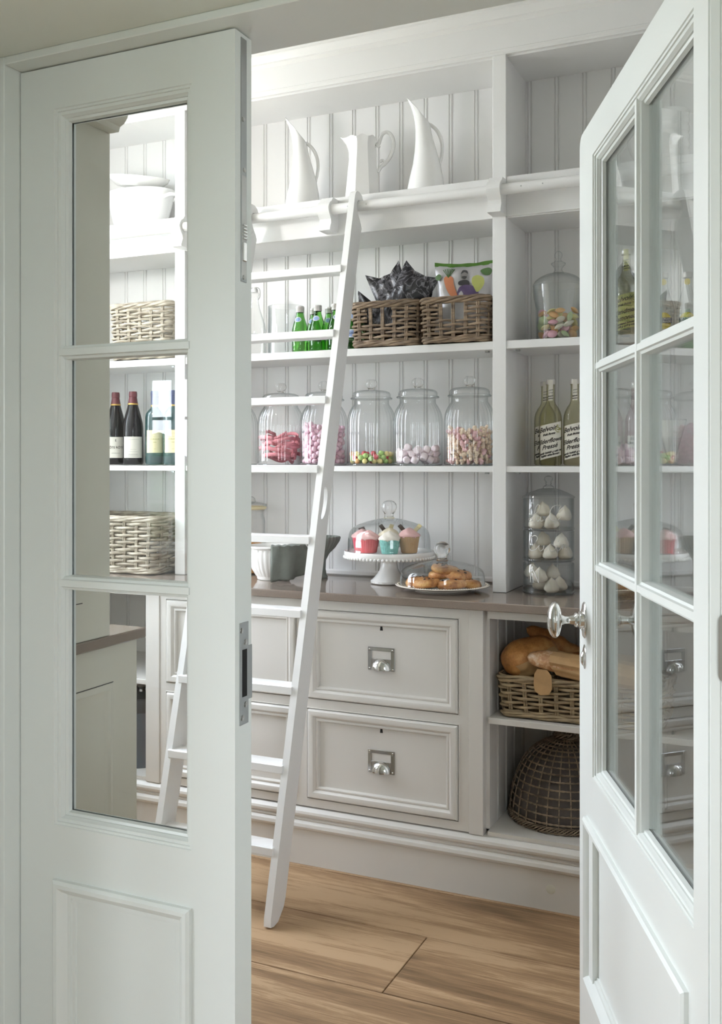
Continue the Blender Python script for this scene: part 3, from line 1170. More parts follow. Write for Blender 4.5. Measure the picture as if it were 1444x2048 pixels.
t = thing('ladder', 'white painted wooden ladder hooked over the rail and leaning on the shelves', 'ladder', (0, 0, 0))
LY = lambda z: 2.488 + .2585 * z          # front edge of the stiles
SW = .077                                  # stile depth measured along y
XRs, XLs = -1.442, -1.838
side = [(LY(.0) + .004, .006), (LY(.02), .03)] + [(LY(z), z) for z in (1.0, 2.0, 2.20, 2.262)]
zt = 2.262
side += [(LY(zt) + .006, zt + .012), (LY(zt) + .018, zt + .019), (RY + .004, zt + .018), (RY + .022, zt + .010), (RY + .032, zt - .004), (RY + .034, zt - .020), (RY + .026, zt - .026), (RY + .0205, zt - .022)]
side += [(RY + .020 * math.cos(R(a)), RZ + .020 * math.sin(R(a))) for a in range(20, 181, 20)]
zb = RZ - .014
side += [(RY - .0185, zb), (RY - .010, zb - .018), (RY + .012, zb - .045), (RY + .018, zb - .060)]
zs_ = zb - .085
side += [(LY(zs_) + SW, zs_), (LY(1.0) + SW, 1.0), (LY(.06) + SW, .06), (LY(.04) + SW - .006, .036), (LY(.02) + SW * .55, .006), (LY(0) + SW * .3, .002)]
# hand slot in the right stile only shows as a hole: built as ring of the outline around it


def slotpts(n=10):
    pts = []
    zc0, zc1 = 1.168, 1.272
    for k in range(n + 1):
        z = zc0 + (zc1 - zc0) * k / n
        q = (k / n - .5) * 2
        pts.append((LY(z) + .040 - .011 * (q * q) - .004 * q * -1 * 0, z))
    return pts


def stile(x, slot):
    mb = MB()
    if not slot:
        mb.prism(side, lambda q, a: (x + a, q[0], q[1]), 0, .023)
        return mb.mesh('stile', 'paint', 25)
    bm = bmesh.new()
    vs = [bm.verts.new((0, p[0], p[1])) for p in side]
    outer = [bm.edges.new((vs[i], vs[(i + 1) % len(vs)])) for i in range(len(vs))]
    c = slotpts()
    L_, R_ = [], []
    for (y, z) in c:
        k = (z - 1.220) / .052
        hw = .0130 * math.sqrt(max(0.12, 1 - abs(k) ** 6))
        L_.append((y - hw, z))
        R_.append((y + hw, z))
    loop = L_ + R_[::-1]
    ws = [bm.verts.new((0, p[0], p[1])) for p in loop]
    inner = [bm.edges.new((ws[i], ws[(i + 1) % len(ws)])) for i in range(len(ws))]
    r = bmesh.ops.triangle_fill(bm, use_beauty=True, use_dissolve=False, edges=outer + inner)
    fs = [g for g in r['geom'] if isinstance(g, bmesh.types.BMFace)]
    ex = bmesh.ops.extrude_face_region(bm, geom=fs)
    for v in [g for g in ex['geom'] if isinstance(g, bmesh.types.BMVert)]:
        v.co.x += .023
    for v in bm.verts:
        v.co.x += x
    bmesh.ops.recalc_face_normals(bm, faces=bm.faces)
    me = bpy.data.meshes.new('stile')
    bm.to_mesh(me)
    bm.free()
    me.materials.append(M['paint'])
    me.polygons.foreach_set('use_smooth', [True] * len(me.polygons))
    me.set_sharp_from_angle(angle=R(25))
    return me


put('stile', stile(XRs, True), t)
put('stile', stile(XLs - .023, False), t)
for z in (.205, .430, .654, .879, 1.103, 1.327, 1.552, 1.776, 2.0):
    MB().box(XLs - .012, XRs + .006, LY(z) - .008, LY(z) + .058, z - .012, z + .013, .002).build('rung', 'paint', t)

# ================================================================== things on the shelves
S3, S2, S1 = 1.3365, 1.7495, 2.2865          # shelf tops
YM = 3.285                                # middle of the shelves


# ---- tall leaning jugs
def jug_tall(name, label, loc, rz, sc, group):
    t = thing(name, label, 'jug', loc, rz, group)
    t.scale = (sc, sc, sc)
    # s, z, centre x, radius, tilt of the ring
    ST = [(0, 0, 0, .058), (.0, .004, 0, .0635), (.06, .03, .001, .0650), (.16, .070, .003, .0590), (.28, .115, .004, .0490), (.40, .160, .001, .0395), (.50, .198, -.003, .0325), (.58, .228, -.006, .0285), (.65, .250, -.008, .0272), (.72, .266, -.010, .0270), (.80, .278, -.012, .0275), (.88, .286, -.014, .0280), (.95, .290, -.016, .0276), (1, .293, -.018, .0268)]

    def ring(st, inset):
        s_, z, cx, r = st
        k = max(0.0, (s_ - .50) / .50)
        out = []
        for i in range(36):
            a = 2 * PI * i / 36
            c, q = math.cos(a), math.sin(a)
            rr = r - inset
            x = cx + rr * c
            y = rr * q * (1 - .12 * k)
            zz = z - .040 * k ** 1.3 * c
            front = max(0.0, -c)
            x -= .020 * k ** 2 * front ** 3
            zz += .018 * k ** 2 * front ** 4
            y *= 1 - .45 * k * front ** 2
            out.append((x, y, zz))
        return out
    m = MB()
    rows = [ring(s_, 0) for s_ in ST] + [ring(s_, .0035) for s_ in ST[:4:-1]]
    o = 0
    m.v.append((0, 0, 0))
    for r_ in rows: m.v += r_
    for i in range(36):
        m.f.append((0, 1 + (i + 1) % 36, 1 + i))
    for a in range(len(rows) - 1):
        for i in range(36):
            j = (i + 1) % 36
            m.f.append((1 + a * 36 + i, 1 + a * 36 + j, 1 + (a + 1) * 36 + j, 1 + (a + 1) * 36 + i))
    m.build('body', 'china', t, 50)
    h = spline([(.010, 0, .258), (.022, 0, .253), (.042, 0, .232), (.055, 0, .202), (.059, 0, .170), (.055, 0, .138), (.049, 0, .112), (.046, 0, .094), (.050, 0, .076)], 6)
    MB().tube(h, [.0065 - .002 * abs(i / (len(h) - 1) - .3) for i in range(len(h))], 10).build('handle', 'china', t, 60)
    return t


jug_tall('tall_jug', 'tall white jug with slanted spout, leftmost on the top shelf', (-1.735, YM, S1), 0.48, 1.0, 'white jugs on the top shelf')
jug_tall('tall_jug', 'tall white jug with slanted spout, standing nearest the upright', (-1.245, YM + .005, S1), 0.36, 1.01, 'white jugs on the top shelf')

# faceted jug in the middle
t = thing('faceted_jug', 'squat faceted white jug with a looped handle between two tall jugs', 'jug', (-1.487, YM, S1), 0.40, 'white jugs on the top shelf')
prof = [(.060, 0), (.066, .003), (.0655, .012), (.061, .06), (.056, .11), (.051, .160), (.0475, .195), (.0475, .212), (.051, .228), (.055, .238)]
pin = [(.052, .2385), (.045, .215), (.044, .19), (.05, .12)]
m = MB()


def jug_ring(r, z):
    out = []
    for i in range(64):
        a = 2 * PI * i / 64
        seg = PI / 4
        d = ((a + seg / 2) % seg) - seg / 2
        k = math.cos(seg / 2) / math.cos(d) * 1.04
        c, q = math.cos(a), math.sin(a)
        x, y, zz = r * k * c, r * k * q, z
        up = max(0.0, (z - .165) / .073)
        fr = max(0.0, -c)
        x -= .030 * up ** 1.6 * fr ** 8
        zz += up * (.004 * math.cos(8 * a)) + .006 * up * fr ** 6
        y *= 1 - .25 * up * fr ** 4
        out.append((x, y, zz))
    return out


rows = [jug_ring(r, z) for r, z in prof + pin]
m.v.append((0, 0, 0))
for r_ in rows: m.v += r_
for i in range(64):
    m.f.append((0, 1 + (i + 1) % 64, 1 + i))
for a in range(len(rows) - 1):
    for i in range(64):
        j = (i + 1) % 64
        m.f.append((1 + a * 64 + i, 1 + a * 64 + j, 1 + (a + 1) * 64 + j, 1 + (a + 1) * 64 + i))
m.build('body', 'china', t, 24)
h = spline([(.048, 0, .216), (.058, 0, .222), (.063, 0, .236), (.070, 0, .254), (.084, 0, .263), (.100, 0, .257), (.111, 0, .235), (.111, 0, .205), (.100, 0, .174), (.082, 0, .150), (.066, 0, .136), (.054, 0, .118)], 6)
MB().tube(h, .0068, 10).build('handle', 'china', t, 60)
s = MB()
s.tube(spline([(.079, 0, .152), (.073, 0, .162), (.066, 0, .160), (.067, 0, .152)], 5), .004, 8)
s.tube(spline([(.062, 0, .228), (.056, 0, .214), (.062, 0, .208)], 5), .0045, 8)
s.build('handle_scroll', 'china', t, 60)

# ---- white ribbed pot on the top shelf behind the open door
t = thing('ribbed_pot', 'white ribbed storage pot seen through the top right pane', 'pot', (-.415, 3.30, S1), 0)
pr = [(0, 0), (.058, 0), (.061, .004)]
for k in range(6):
    z = .012 + k * .026
    pr += [(.061, z), (.0635, z + .008), (.0635, z + .014), (.061, z + .022)]
pr += [(.0625, .176), (.0625, .182), (.056, .182), (.055, .16), (.055, .02), (0, .018)]
MB().lathe(pr, 48).build('body', 'china', t, 40)

# ---- oval casserole dishes on the left top shelf
t = thing('oval_dish', 'oval white handled dish holding a tilted platter on top shelf', 'dish', (-2.475, 3.285, S1), 0)
m = MB()
pr = [(0, 0), (.085, 0), (.095, .004), (.108, .05), (.120, .10), (.128, .145), (.131, .15), (.126, .152), (.121, .145), (.102, .05), (.088, .012), (0, .010)]
m.lathe(pr, 48)
m.xf(Matrix.Diagonal((1.18, .78, 1, 1)))
m.build('bowl', 'china', t, 40)
for sg in (-1, 1):
    m = MB()
    m.tube(spline([(sg * .136, -.030, .118), (sg * .165, -.030, .124), (sg * .176, 0, .126), (sg * .165, .030, .124), (sg * .136, .030, .118)], 6), .008, 10)
    m.build('handle', 'china', t, 60)
t = thing('oval_platter', 'oval white platter leaning askew in the handled dish', 'platter', (-2.49, 3.287, S1 + .148), 0, rot=(R(6), R(9), 0))
m = MB()
m.lathe([(0, .024), (.085, .026), (.118, .034), (.125, .044), (.128, .046), (.122, .036), (.088, .020), (0, .018)], 48)
m.xf(Matrix.Diagonal((1.08, .70, 1.5, 1)))
m.build('platter', 'ware', t, 40)


# ---- ribbed glass sweet jars
def make_jar(label, loc):
    t = thing('glass_jar', label, 'jar', loc, 0.3, 'ribbed sweet jars')
    NR = 32

    def flute(a, z):
        k = 0 if z < .012 else min(1, (z - .012) / .02)
        k *= 1 if z < .205 else max(0, 1 - (z - .205) / .02)
        return 1 + .024 * k * abs(math.sin(NR / 2 * a)) - .016 * k
    pr = [(0, .003), (.080, .003), (.0865, .005), (.0885, .010), (.0885, .02), (.0885, .10), (.0885, .150), (.0875, .166), (.0845, .182), (.0785, .198), (.0705, .212), (.0655, .219), (.0635, .224), (.0635, .236), (.066, .2385)]
    MB().lathe(pr, 256, mod=flute).build('jar_body', 'jar', t, 60)
    MB().lathe([(0, .0), (.082, .0), (.087, .003), (.086, .0062), (0, .0062)], 64).build('jar_base', 'jar', t, 40)
    pr = [(0, .2395), (.066, .2390), (.0735, .2400), (.0755, .2435), (.0735, .2465), (.070, .2475), (.070, .258), (.0665, .2645), (.056, .2695), (.035, .2725), (.012, .2735)]
    lid = MB().lathe(pr, 64).build('lid', 'jar', t, 40)
    MB().lathe([(.0735, .2396), (.0762, .2416), (.0762, .2440), (.0735, .2462)], 64).build('lid_rim', 'clear', lid, 60)
    pr = [(0, .272), (.011, .273), (.0105, .277), (.014, .281), (.0195, .288), (.0215, .296), (.0195, .305), (.0125, .311), (0, .3125)]
    MB().lathe(pr, 32).build('lid_knob', 'knobglass', lid, 60)
    return t


JX = [-2.03, -1.826, -1.645, -1.452, -1.272, -1.080]
JL = ['ribbed glass sweet jar, leftmost and half hidden by the closed door',
      'ribbed glass jar of red sugar laces behind the ladder rungs',
      'ribbed glass jar of pale pink balls behind the ladder stile',
      'ribbed glass jar with a shallow layer of multicoloured balls',
      'ribbed glass jar of white and pink marshmallows',
      'ribbed glass jar of cream and pink foam shapes beside the upright']
j0 = make_jar(JL[0], (JX[0], YM, S3))
for x, l in zip(JX[1:], JL[1:]):
    dup(j0, (x, YM, S3), 0.3 + x, l)


def pile(n, rr, Rj, seed, z0, shell=0.0, tries=30, front=False):
    """drop n balls of radius rr into a round jar of radius Rj"""
    rg = random.Random(seed)
    P = []
    for i in range(n):
        best = None
        for _ in range(tries):
            a = rg.uniform(0, 2 * PI)
            d = (Rj - rr) * math.sqrt(rg.uniform(shell * shell, 1))
            if rg.random() < .55: d = Rj - rr
            x, y = d * math.cos(a), d * math.sin(a)
            if front and y > Rj * .45: continue
            z = rr
            for (px_, py_, pz_) in P:
                q = (px_ - x) ** 2 + (py_ - y) ** 2
                if q < 4 * rr * rr:
                    z = max(z, pz_ + math.sqrt(4 * rr * rr - q))
            if best is None or z < best[2]:
                best = (x, y, z)
        if best: P.append(best)
    return [(x, y, z + z0) for x, y, z in P]


def sprinkle(meshes, spots, cx, cy, name, label, cat, group, seed, spin=True):
    rg = random.Random(seed)
    for (x, y, z) in spots:
        me = meshes[rg.randrange(len(meshes))]
        lb = label[me.name.split('.')[0]] if isinstance(label, dict) else label
        o = put(name, me, None, (cx + x, cy + y, z), (rg.uniform(0, 6), rg.uniform(0, 6), rg.uniform(0, 6)) if spin else None)
        tag(o, lb, cat, group)


# pink balls
mb_ = MB().ball((0, 0, 0), .0098, 12, 8).mesh('pink', 'pinkball', 60)
sp_ = pile(165, .0100, .0800, 5, S3 + .0065, shell=.55, tries=16, front=True)
sprinkle([mb_], sp_, JX[2], YM, 'sweet_ball', 'pale pink sugar ball in the ribbed jar behind the ladder stile', 'sweet', 'pink balls in the jar', 1, False)
# coloured balls
cm = [MB().ball((0, 0, 0), .0098, 12, 8).mesh(n, 'cand_' + n[0], 60) for n in ('yellow', 'green', 'red', 'orange', 'brown')]
cl = {n: n + ' sugar ball in the shallow layer at the jar bottom' for n in ('yellow', 'green', 'red', 'orange', 'brown')}
wt = [cm[0]] * 6 + [cm[1]] * 9 + [cm[2]] * 3 + [cm[3]] * 3 + [cm[4]]
sprinkle(wt, pile(74, .0100, .0800, 8, S3 + .0065), JX[3], YM, 'sweet_ball', cl, 'sweet', 'coloured balls in the jar', 4, False)
# marshmallows
mm = MB().lathe([(0, -.0115), (.009, -.0115), (.0118, -.0095), (.0125, -.004), (.0125, .004), (.0118, .0095), (.009, .0115), (0, .0115)], 18).mesh('mallow', 'mallow', 28)
sprinkle([mm], pile(40, .0140, .0800, 12, S3 + .0065), JX[4], YM, 'marshmallow', 'puffy pale marshmallow in the ribbed jar', 'sweet', 'marshmallows in the jar', 9)
# foam shapes
rf = random.Random(31)
fm = []
for k in range(4):
    g = MB()
    for q in range(3):
        g.ball(((q - 1) * .0062, rf.uniform(-.003, .003), rf.uniform(-.002, .002)), .0066 + rf.uniform(-.001, .0012), 8, 6, (1, 1.1, .8))
    fm.append(g.mesh('cream' if k < 3 else 'pink', 'foam_c' if k < 3 else 'foam_p', 60))
fl_ = {'cream': 'knobbly cream foam sweet in the ribbed jar beside the upright', 'pink': 'knobbly pink foam sweet in the ribbed jar beside the upright'}
sprinkle(fm, pile(190, .0093, .0800, 21, S3 + .0065, shell=.45, tries=14, front=True), JX[5], YM, 'foam_sweet', fl_, 'sweet', 'foam sweets in the jar', 22)
# red laces: flat sugared ribbons curled in the jar
rl = random.Random(77)
for k in range(26):
    zb = S3 + .019 + k * .0036
    a0 = rl.uniform(0, 6.28)
    ln = rl.uniform(1.6, 3.2)
    rr0 = rl.uniform(.052, .073)
    pts = []
    amp = .004 + (.016 if k > 18 else .006) * rl.random()
    for i in range(15):
        u = i / 14
        a = a0 + ln * u
        r_ = rr0 - .012 * math.sin(3 * u + k)
        pts.append((r_ * math.cos(a), r_ * math.sin(a), amp * math.sin(2.2 * PI * u + k) + .004 * math.cos(5 * u)))
    g = MB()

    def lf(i, j, pts=pts):
        p = pts[min(14, int(round(i * 14)))]
        sc = 1 + (j - .5) * .05
        return (p[0] * sc, p[1] * sc, p[2] + (j - .5) * .013)
    g.grid(15, 3, lf)
    o = g.build('sugar_lace', 'lace', None, 60)
    o.location = (JX[1], YM, zb + .006)
    md = o.modifiers.new('thickness', 'SOLIDIFY')
    md.thickness = .0026
    tag(o, 'sugared red lace curled in the ribbed jar behind the rungs', 'sweet', 'red laces in the jar')


# ---- bottles
def bottle(name, label, cat, loc, mat, prof, n=40, group=None, rz=None):
    t = thing(name, label, cat, loc, face_cam(loc[0], loc[1]) if rz is None else rz, group)
    MB().lathe(prof, n).build('bottle_body', mat, t, 50)
    return t


def label_part(t, r, u0, u1, v0, v1, mat, slope=0.0, n=14, name='label'):
    g = MB()
    patch_cyl(g, r, u0, u1, v0, v1, slope, n)
    return g.build(name, mat, t, 60)


# clear elderflower bottles
EP = [(0, .004), (.034, .003), (.0375, .008), (.0375, .150), (.0365, .166), (.033, .180), (.026, .194), (.018, .205), (.0150, .213), (.0140, .220), (.0135, .268), (.0155, .270), (.0155, .276), (.0135, .278), (.0135, .284), (0, .285)]
LQ = [(0, .006), (.035, .006), (.0355, .010), (.0355, .15), (.0345, .166), (.031, .180), (.024, .193), (.016, .204), (.0135, .211), (0, .211)]


def elder(label, loc, words, lab='label', drop=None, rz=None):
    t = bottle('cordial_bottle', label, 'bottle', loc, 'olive', EP, group='cordial bottles in the right bay', rz=rz)
    r = .0381
    lb = label_part(t, r, -.041, .041, .028, .140, lab, .22)
    g = MB()
    for (txt, size, u, v, sh) in words:
        text_cyl(g, txt, size * 1.16, r + .0005, u, .028 + (v - .035) * 1.2, .22, sh, .0005)
    g.build('lettering', 'ink', lb)
    g = MB()
    rg = random.Random(5)
    for k in range(26):
        a, d = rg.uniform(0, 6.28), .013 * math.sqrt(rg.random())
        uu, vv = .026 + d * math.cos(a), .124 + d * math.sin(a) * .9
        o = len(g.v)
        g.lathe([(0, 0), (.0021, 0)], 6)
        g.mapv(lambda x, y, z: ((r + .0005) * math.sin((uu + x) / (r + .0005)), -(r + .0005) * math.cos((uu + x) / (r + .0005)), vv + y), o)
    g.build('flower_print', 'ink_olive', lb)
    # paper strip over the cap and neck
    g = MB()
    patch_cyl(g, .0142, -.008, .008, .216, .268, .15, 8)
    patch_cyl(g, .0160, -.008, .008, .2675, .2855, 0, 8)
    ns = g.build('neck_label', lab, t, 60)
    g = MB()
    for (txt, size, v) in (('***', .012, .248), ('****', .009, .240), ('Belvoir', .0060, .232), ('fruit farms', .0042, .224)):
        text_cyl(g, txt, size, .0147, 0, v, .15, .2, .0003)
    g.build('lettering', 'ink', ns)
    MB().lathe([(0, .2870), (.0150, .2868), (.0158, .284), (.0158, .272), (.0148, .270)], 28).build('cap', 'cap_white', t)
    return t


WE = [('Belvoir', .019, -.012, .113, .35), ('fruit farms', .0085, -.006, .0995, .35), ('Elderflower', .0175, 0, .082, .35), ('Press\u00e9', .0175, -.004, .065, .35), ('gently bubbling with real', .0072, 0, .0505, .35), ('English elderflowers', .0072, -.003, .0425, .35)]
elder('elderflower bottle in front, its whole slanted white label showing', (-.790, 3.262, S3), WE)
elder('elderflower bottle with only a strip of label showing behind another', (-.826, 3.335, S3), WE)
elder('elderflower bottle half hidden by the edge of the open door', (-.712, 3.275, S3), WE)
WL = [('Belvoir', .019, -.012, .113, .35), ('fruit farms', .0085, -.006, .0995, .35), ('Handmade', .0175, 0, .082, .35), ('Lemonade', .0175, -.002, .064, .35), ('squeezed lemons &', .0072, 0, .050, .35), ('sparkling spring water', .0072, -.003, .042, .35)]
elder('lemonade bottle with lime slanted label seen through the open door', (-.545, 3.27, S2), WL, 'label_lime')

# rose lemonade bottles behind the open door
for (x, l) in ((-.590, 'pink rose lemonade bottle behind the middle pane, the left one'), (-.517, 'pink rose lemonade bottle behind the middle pane, the right one')):
    t = bottle('rose_lemonade_bottle', l, 'bottle', (x, 3.28, S3), 'pinkdrink', [(0, .004), (.030, .003), (.033, .008), (.033, .14), (.031, .155), (.024, .175), (.016, .195), (.0135, .21), (.0135, .255), (.0155, .257), (.0155, .266), (.0125, .268), (0, .270)], group='rose lemonade bottles')
    lb = label_part(t, .0336, -.028, .028, .06, .098, 'label')
    g = MB()
    text_cyl(g, 'ROSE', .014, .0340, 0, .088, 0, 0, .0002)
    text_cyl(g, 'LEMONADE', .011, .0340, 0, .074, 0, 0, .0002)
    g.build('lettering', 'ink', lb)
    MB().lathe([(.0145, .252), (.0158, .255), (.0158, .268), (.014, .271), (0, .2715)], 28).build('cap', 'cap_white', t)

# small bottles with round yellow labels
for (x, y, l) in ((-.428, 3.265, 'clear lemonade bottle with round yellow label, the left of two'), (-.358, 3.285, 'clear lemonade bottle with round yellow label, the right of two')):
    t = bottle('lemonade_bottle', l, 'bottle', (x, y, S2), 'clear', [(0, .004), (.030, .003), (.033, .008), (.033, .085), (.031, .100), (.024, .120), (.016, .142), (.013, .158), (.013, .185), (.0145, .187), (.0145, .193), (.012, .195), (0, .197)], group='lemonade bottles with yellow labels')
    g = MB()
    r = .0336
    g.lathe([(0, 0), (.026, 0)], 28)
    g.mapv(lambda a, b_, c: (r * math.sin(a / r), -r * math.cos(a / r), .045 + b_))
    lb = g.build('label', 'label_yellow', t)
    g = MB()
    patch_cyl(g, r + .0004, -.028, .028, .038, .055)
    g.build('label_band', 'ink_navy', lb, 60)
    g = MB()
    text_cyl(g, 'VICTORIAN', .0088, r + .0008, 0, .0505, 0, 0, .0002)
    text_cyl(g, 'LEMONADE', .0088, r + .0008, 0, .0425, 0, 0, .0002)
    g.build('lettering', 'label', lb)
    g = MB()
    r2 = .0142
    g.lathe([(0, 0), (.010, 0)], 20)
    g.mapv(lambda a, b_, c: (r2 * math.sin(a / r2), -r2 * math.cos(a / r2), .170 + b_))
    g.build('neck_label', 'label_yellow', t)
    MB().lathe([(.0148, .184), (.0152, .187), (.0152, .198), (.0135, .201), (0, .2015)], 28).build('cap', 'cap_white', t)

# sundae glass with paper cone
t = thing('sundae_glass', 'white patterned sundae glass on a foot behind the middle pane', 'glass', (-.402, 3.25, S3), 0)
MB().lathe([(0, 0), (.036, 0), (.036, .003), (.020, .008), (.008, .016), (.010, .026), (.016, .034), (.046, .145), (.0465, .148), (.0445, .146), (.014, .034), (0, .03)], 40).build('glass_body', 'clear', t, 40)
g = MB()
g.lathe([(.0145, .036), (.0440, .144)], 40, mod=lambda a, z: 1 - .0 * z)
g.build('paper_lining', 'label', t)

# green water bottles
GP = [(0, .004), (.026, .003), (.0295, .008), (.0300, .012), (.0300, .078), (.0290, .090), (.025, .106), (.0190, .124), (.0145, .140), (.0128, .150), (.0128, .160)]


def water(label, loc):
    t = bottle('water_bottle', label, 'bottle', loc, 'green', GP, group='green water bottles')
    lb = label_part(t, .0306, -.045, .045, .045, .074, 'label_white')
    g = MB()
    patch_cyl(g, .0309, -.045, .045, .048, .070)
    g.build('label_band', 'label_blue', lb, 60)
    g = MB()
    text_cyl(g, 'S.PELLEGRINO', .0085, .0312, 0, .060, 0, 0, .0003)
    g.build('lettering', 'ink_navy', lb)
    g = MB()
    g.lathe([(0, 0), (.011, 0)], 20, mod=lambda a, z: 1 + .12 * math.cos(2 * a))
    rr = lambda z: .0225 - (z - .116) * .29
    g.mapv(lambda a, b_, c: ((rr(.122 + b_) + .0012) * math.sin(a / .02), -(rr(.122 + b_) + .0012) * math.cos(a / .02), .122 + b_))
    nl = g.build('neck_label', 'label_white', t, 60)
    g = MB()
    g.lathe([(0, 0), (.008, 0)], 20, mod=lambda a, z: 1 + .12 * math.cos(2 * a))
    g.mapv(lambda a, b_, c: ((rr(.122 + b_) + .0016) * math.sin(a / .02), -(rr(.122 + b_) + .0016) * math.cos(a / .02), .122 + b_))
    g.build('neck_emblem', 'label_blue', nl, 60)
    MB().lathe([(.0145, .150), (.0152, .152), (.0152, .164), (.0158, .1645), (.0158, .168), (.0145, .172), (0, .1725)], 30, mod=lambda a, z: 1 + .008 * math.cos(24 * a)).build('cap', 'cap_white', t, 60)
    return t


w0 = water('green water bottle, leftmost in front, beside the glass vase', (-1.713, 3.225, S2))
w0.rotation_euler.z = .1
for (x, y, l) in ((-1.640, 3.225, 'green water bottle in the middle of the front row'),
                  (-1.567, 3.225, 'green water bottle at the right of the front row by the ladder stile'),
                  (-1.689, 3.290, 'green water bottle behind, between the left and middle front bottles'),
                  (-1.624, 3.288, 'green water bottle behind, just right of the middle front bottle'),
                  (-1.596, 3.352, 'green water bottle deepest at the back of the cluster'),
                  (-1.545, 3.295, 'green water bottle behind the right front bottle'),
                  (-1.500, 3.230, 'green water bottle between the ladder stile and the basket')):
    dup(w0, (x, y, S2), rnd.uniform(-.3, .3) + .3, l)

# glass vase and swing-top bottle
t = thing('glass_vase', 'plain clear glass cylinder vase beside the green bottles', 'vase', (-1.815, 3.305, S2), 0)
MB().lathe([(0, .008), (.064, .008), (.066, .012), (.066, .188), (.0685, .190), (.070, .188), (.070, .004), (.066, 0), (0, 0)], 48).build('vase_body', 'clear', t, 40)
t = thing('swing_top_bottle', 'clear swing top glass bottle at the left end behind ladder', 'bottle', (-1.928, 3.262, S2), 0)
MB().lathe([(0, .004), (.040, .003), (.043, .008), (.043, .10), (.040, .125), (.030, .155), (.020, .185), (.0155, .21), (.0155, .232), (.018, .235), (.018, .242), (.014, .244)], 40).build('bottle_body', 'clear', t, 50)
label_part(t, .0436, -.05, .06, .052, .084, 'steel', name='metal_band')
g = MB()
g.tube(spline([(.018, -.006, .215), (.025, -.004, .225), (.024, 0, .250), (.014, 0, .262), (-.014, 0, .262), (-.024, 0, .250), (-.025, -.004, .225), (-.018, -.006, .215)], 5), .0014, 6)
g.build('wire_clip', 'steel', t, 60)
MB().lathe([(0, .244), (.014, .245), (.013, .256), (.006, .264), (0, .265)], 24).build('stopper', 'china', t)


# wine bottles
def wine(label, loc, body, prof, cap, lab, lr, lw, lz, words, ink, capz, rz=None):
    t = bottle('wine_bottle', label, 'bottle', loc, body, prof, group='wine bottles in the left bay', rz=rz)
    c = MB().lathe([(capz[2], capz[0]), (capz[2] + .0004, capz[0]), (.0152, capz[1] - .022), (.0165, capz[1] - .020), (.0165, capz[1] - .008), (.0150, capz[1]), (0, capz[1] + .001)], 32).build('capsule', cap, t)
    MB().lathe([(capz[2] + .0006, capz[0] - .001), (capz[2] + .0010, capz[0] + .002), (capz[2] + .0006, capz[0] + .005)], 32).build('gold_band', 'gold', c)
    lb = label_part(t, lr, -lw, lw, lz[0], lz[1], lab)
    g = MB()
    for (txt, size, v) in words:
        text_cyl(g, txt, size, lr + .0005, 0, v, 0, 0, .0002)
    g.build('lettering', ink, lb)
    return t


BUR = [(0, .006), (.038, .003), (.041, .010), (.041, .150), (.0390, .172), (.031, .204), (.0220, .236), (.0162, .256), (.0148, .27), (.0146, .292), (0, .296)]
BDX = [(0, .006), (.034, .003), (.0375, .010), (.0375, .190), (.0355, .206), (.026, .220), (.0165, .230), (.0145, .240), (.0145, .295), (0, .297)]
wine('burgundy shaped wine bottle with cream label, cut off by the cabinet', (-2.592, 3.275, S3), 'wine', BUR, 'capsule', 'label', .0416, .040, (.03, .115), [('\u00c9', .012, .100), ('C\u00d4TE R\u00d4TIE', .0125, .072), ('------------------', .006, .05)], 'ink', (.245, .298, .0200))
wine('burgundy shaped wine bottle with cream label, whole, second from left', (-2.495, 3.262, S3), 'wine', BUR, 'capsule', 'label', .0416, .042, (.03, .115), [('- - - -  - - - - - - -', .0075, .104), ('- - - - - - -', .006, .064), ('- - - - - - - - - - - - -', .0055, .055), ('--------------------', .006, .045), ('-----------------------', .006, .038)], 'ink', (.245, .298, .0200))
WB = [('- - - - - -', .0055, .128), ('- - -', .006, .114), ('-=-=-=-=-', .0105, .104), ('-=-=-', .006, .092), ('----', .006, .066)]
wine('bordeaux shaped wine bottle with gold label, left of two', (-2.398, 3.275, S3), 'blueg', BDX, 'ink_navy', 'label_gold', .0381, .036, (.05, .140), WB, 'ink_olive', (.236, .298, .0150))
wine('bordeaux shaped wine bottle with gold label, right of two by the upright', (-2.306, 3.268, S3), 'blueg', BDX, 'ink_navy', 'label_gold', .0381, .036, (.05, .140), WB, 'ink_olive', (.236, .298, .0150))


# ---- covered candy jar of flying saucers
t = thing('candy_jar', 'footless clear candy jar with finial lid holding pastel wafers', 'jar', (-.768, 3.280, S2), 0)
MB().lathe([(0, .008), (.068, .008), (.071, .012), (.071, .105), (.073, .120), (.0775, .135), (.0790, .160), (.0810, .185), (.0830, .187), (.0845, .185), (.0815, .150), (.0770, .128), (.0745, .110), (.0745, .004), (.071, 0), (0, 0)], 56).build('jar_body', 'clear', t, 40)
lid = MB().lathe([(.0840, .188), (.0850, .191), (.078, .203), (.062, .216), (.040, .226), (.020, .231), (0, .232)], 56).build('lid', 'clear', t, 40)
MB().lathe([(.016, .231), (.0165, .234), (.012, .240), (.0125, .246), (.020, .255), (.0245, .260), (.024, .263), (.014, .268), (.009, .274), (.0085, .278), (.012, .283), (.0135, .290), (.011, .298), (.005, .303), (0, .304)], 32).build('finial', 'clear', lid, 40)
wm = [MB().lathe([(0, -.008), (.008, -.0068), (.0135, -.0035), (.0165, -.0008), (.0165, .0008), (.0135, .0035), (.008, .0068), (0, .008)], 18).mesh(n, 'wafer_' + n, 45) for n in ('pink', 'yellow', 'green', 'orange', 'white')]
wl = {n: n + ' flying saucer wafer sweet in the finial lidded candy jar' for n in ('pink', 'yellow', 'green', 'orange', 'white')}
spots = pile(62, .0125, .0660, 41, S2 + .0095, tries=20)
rg = random.Random(6)
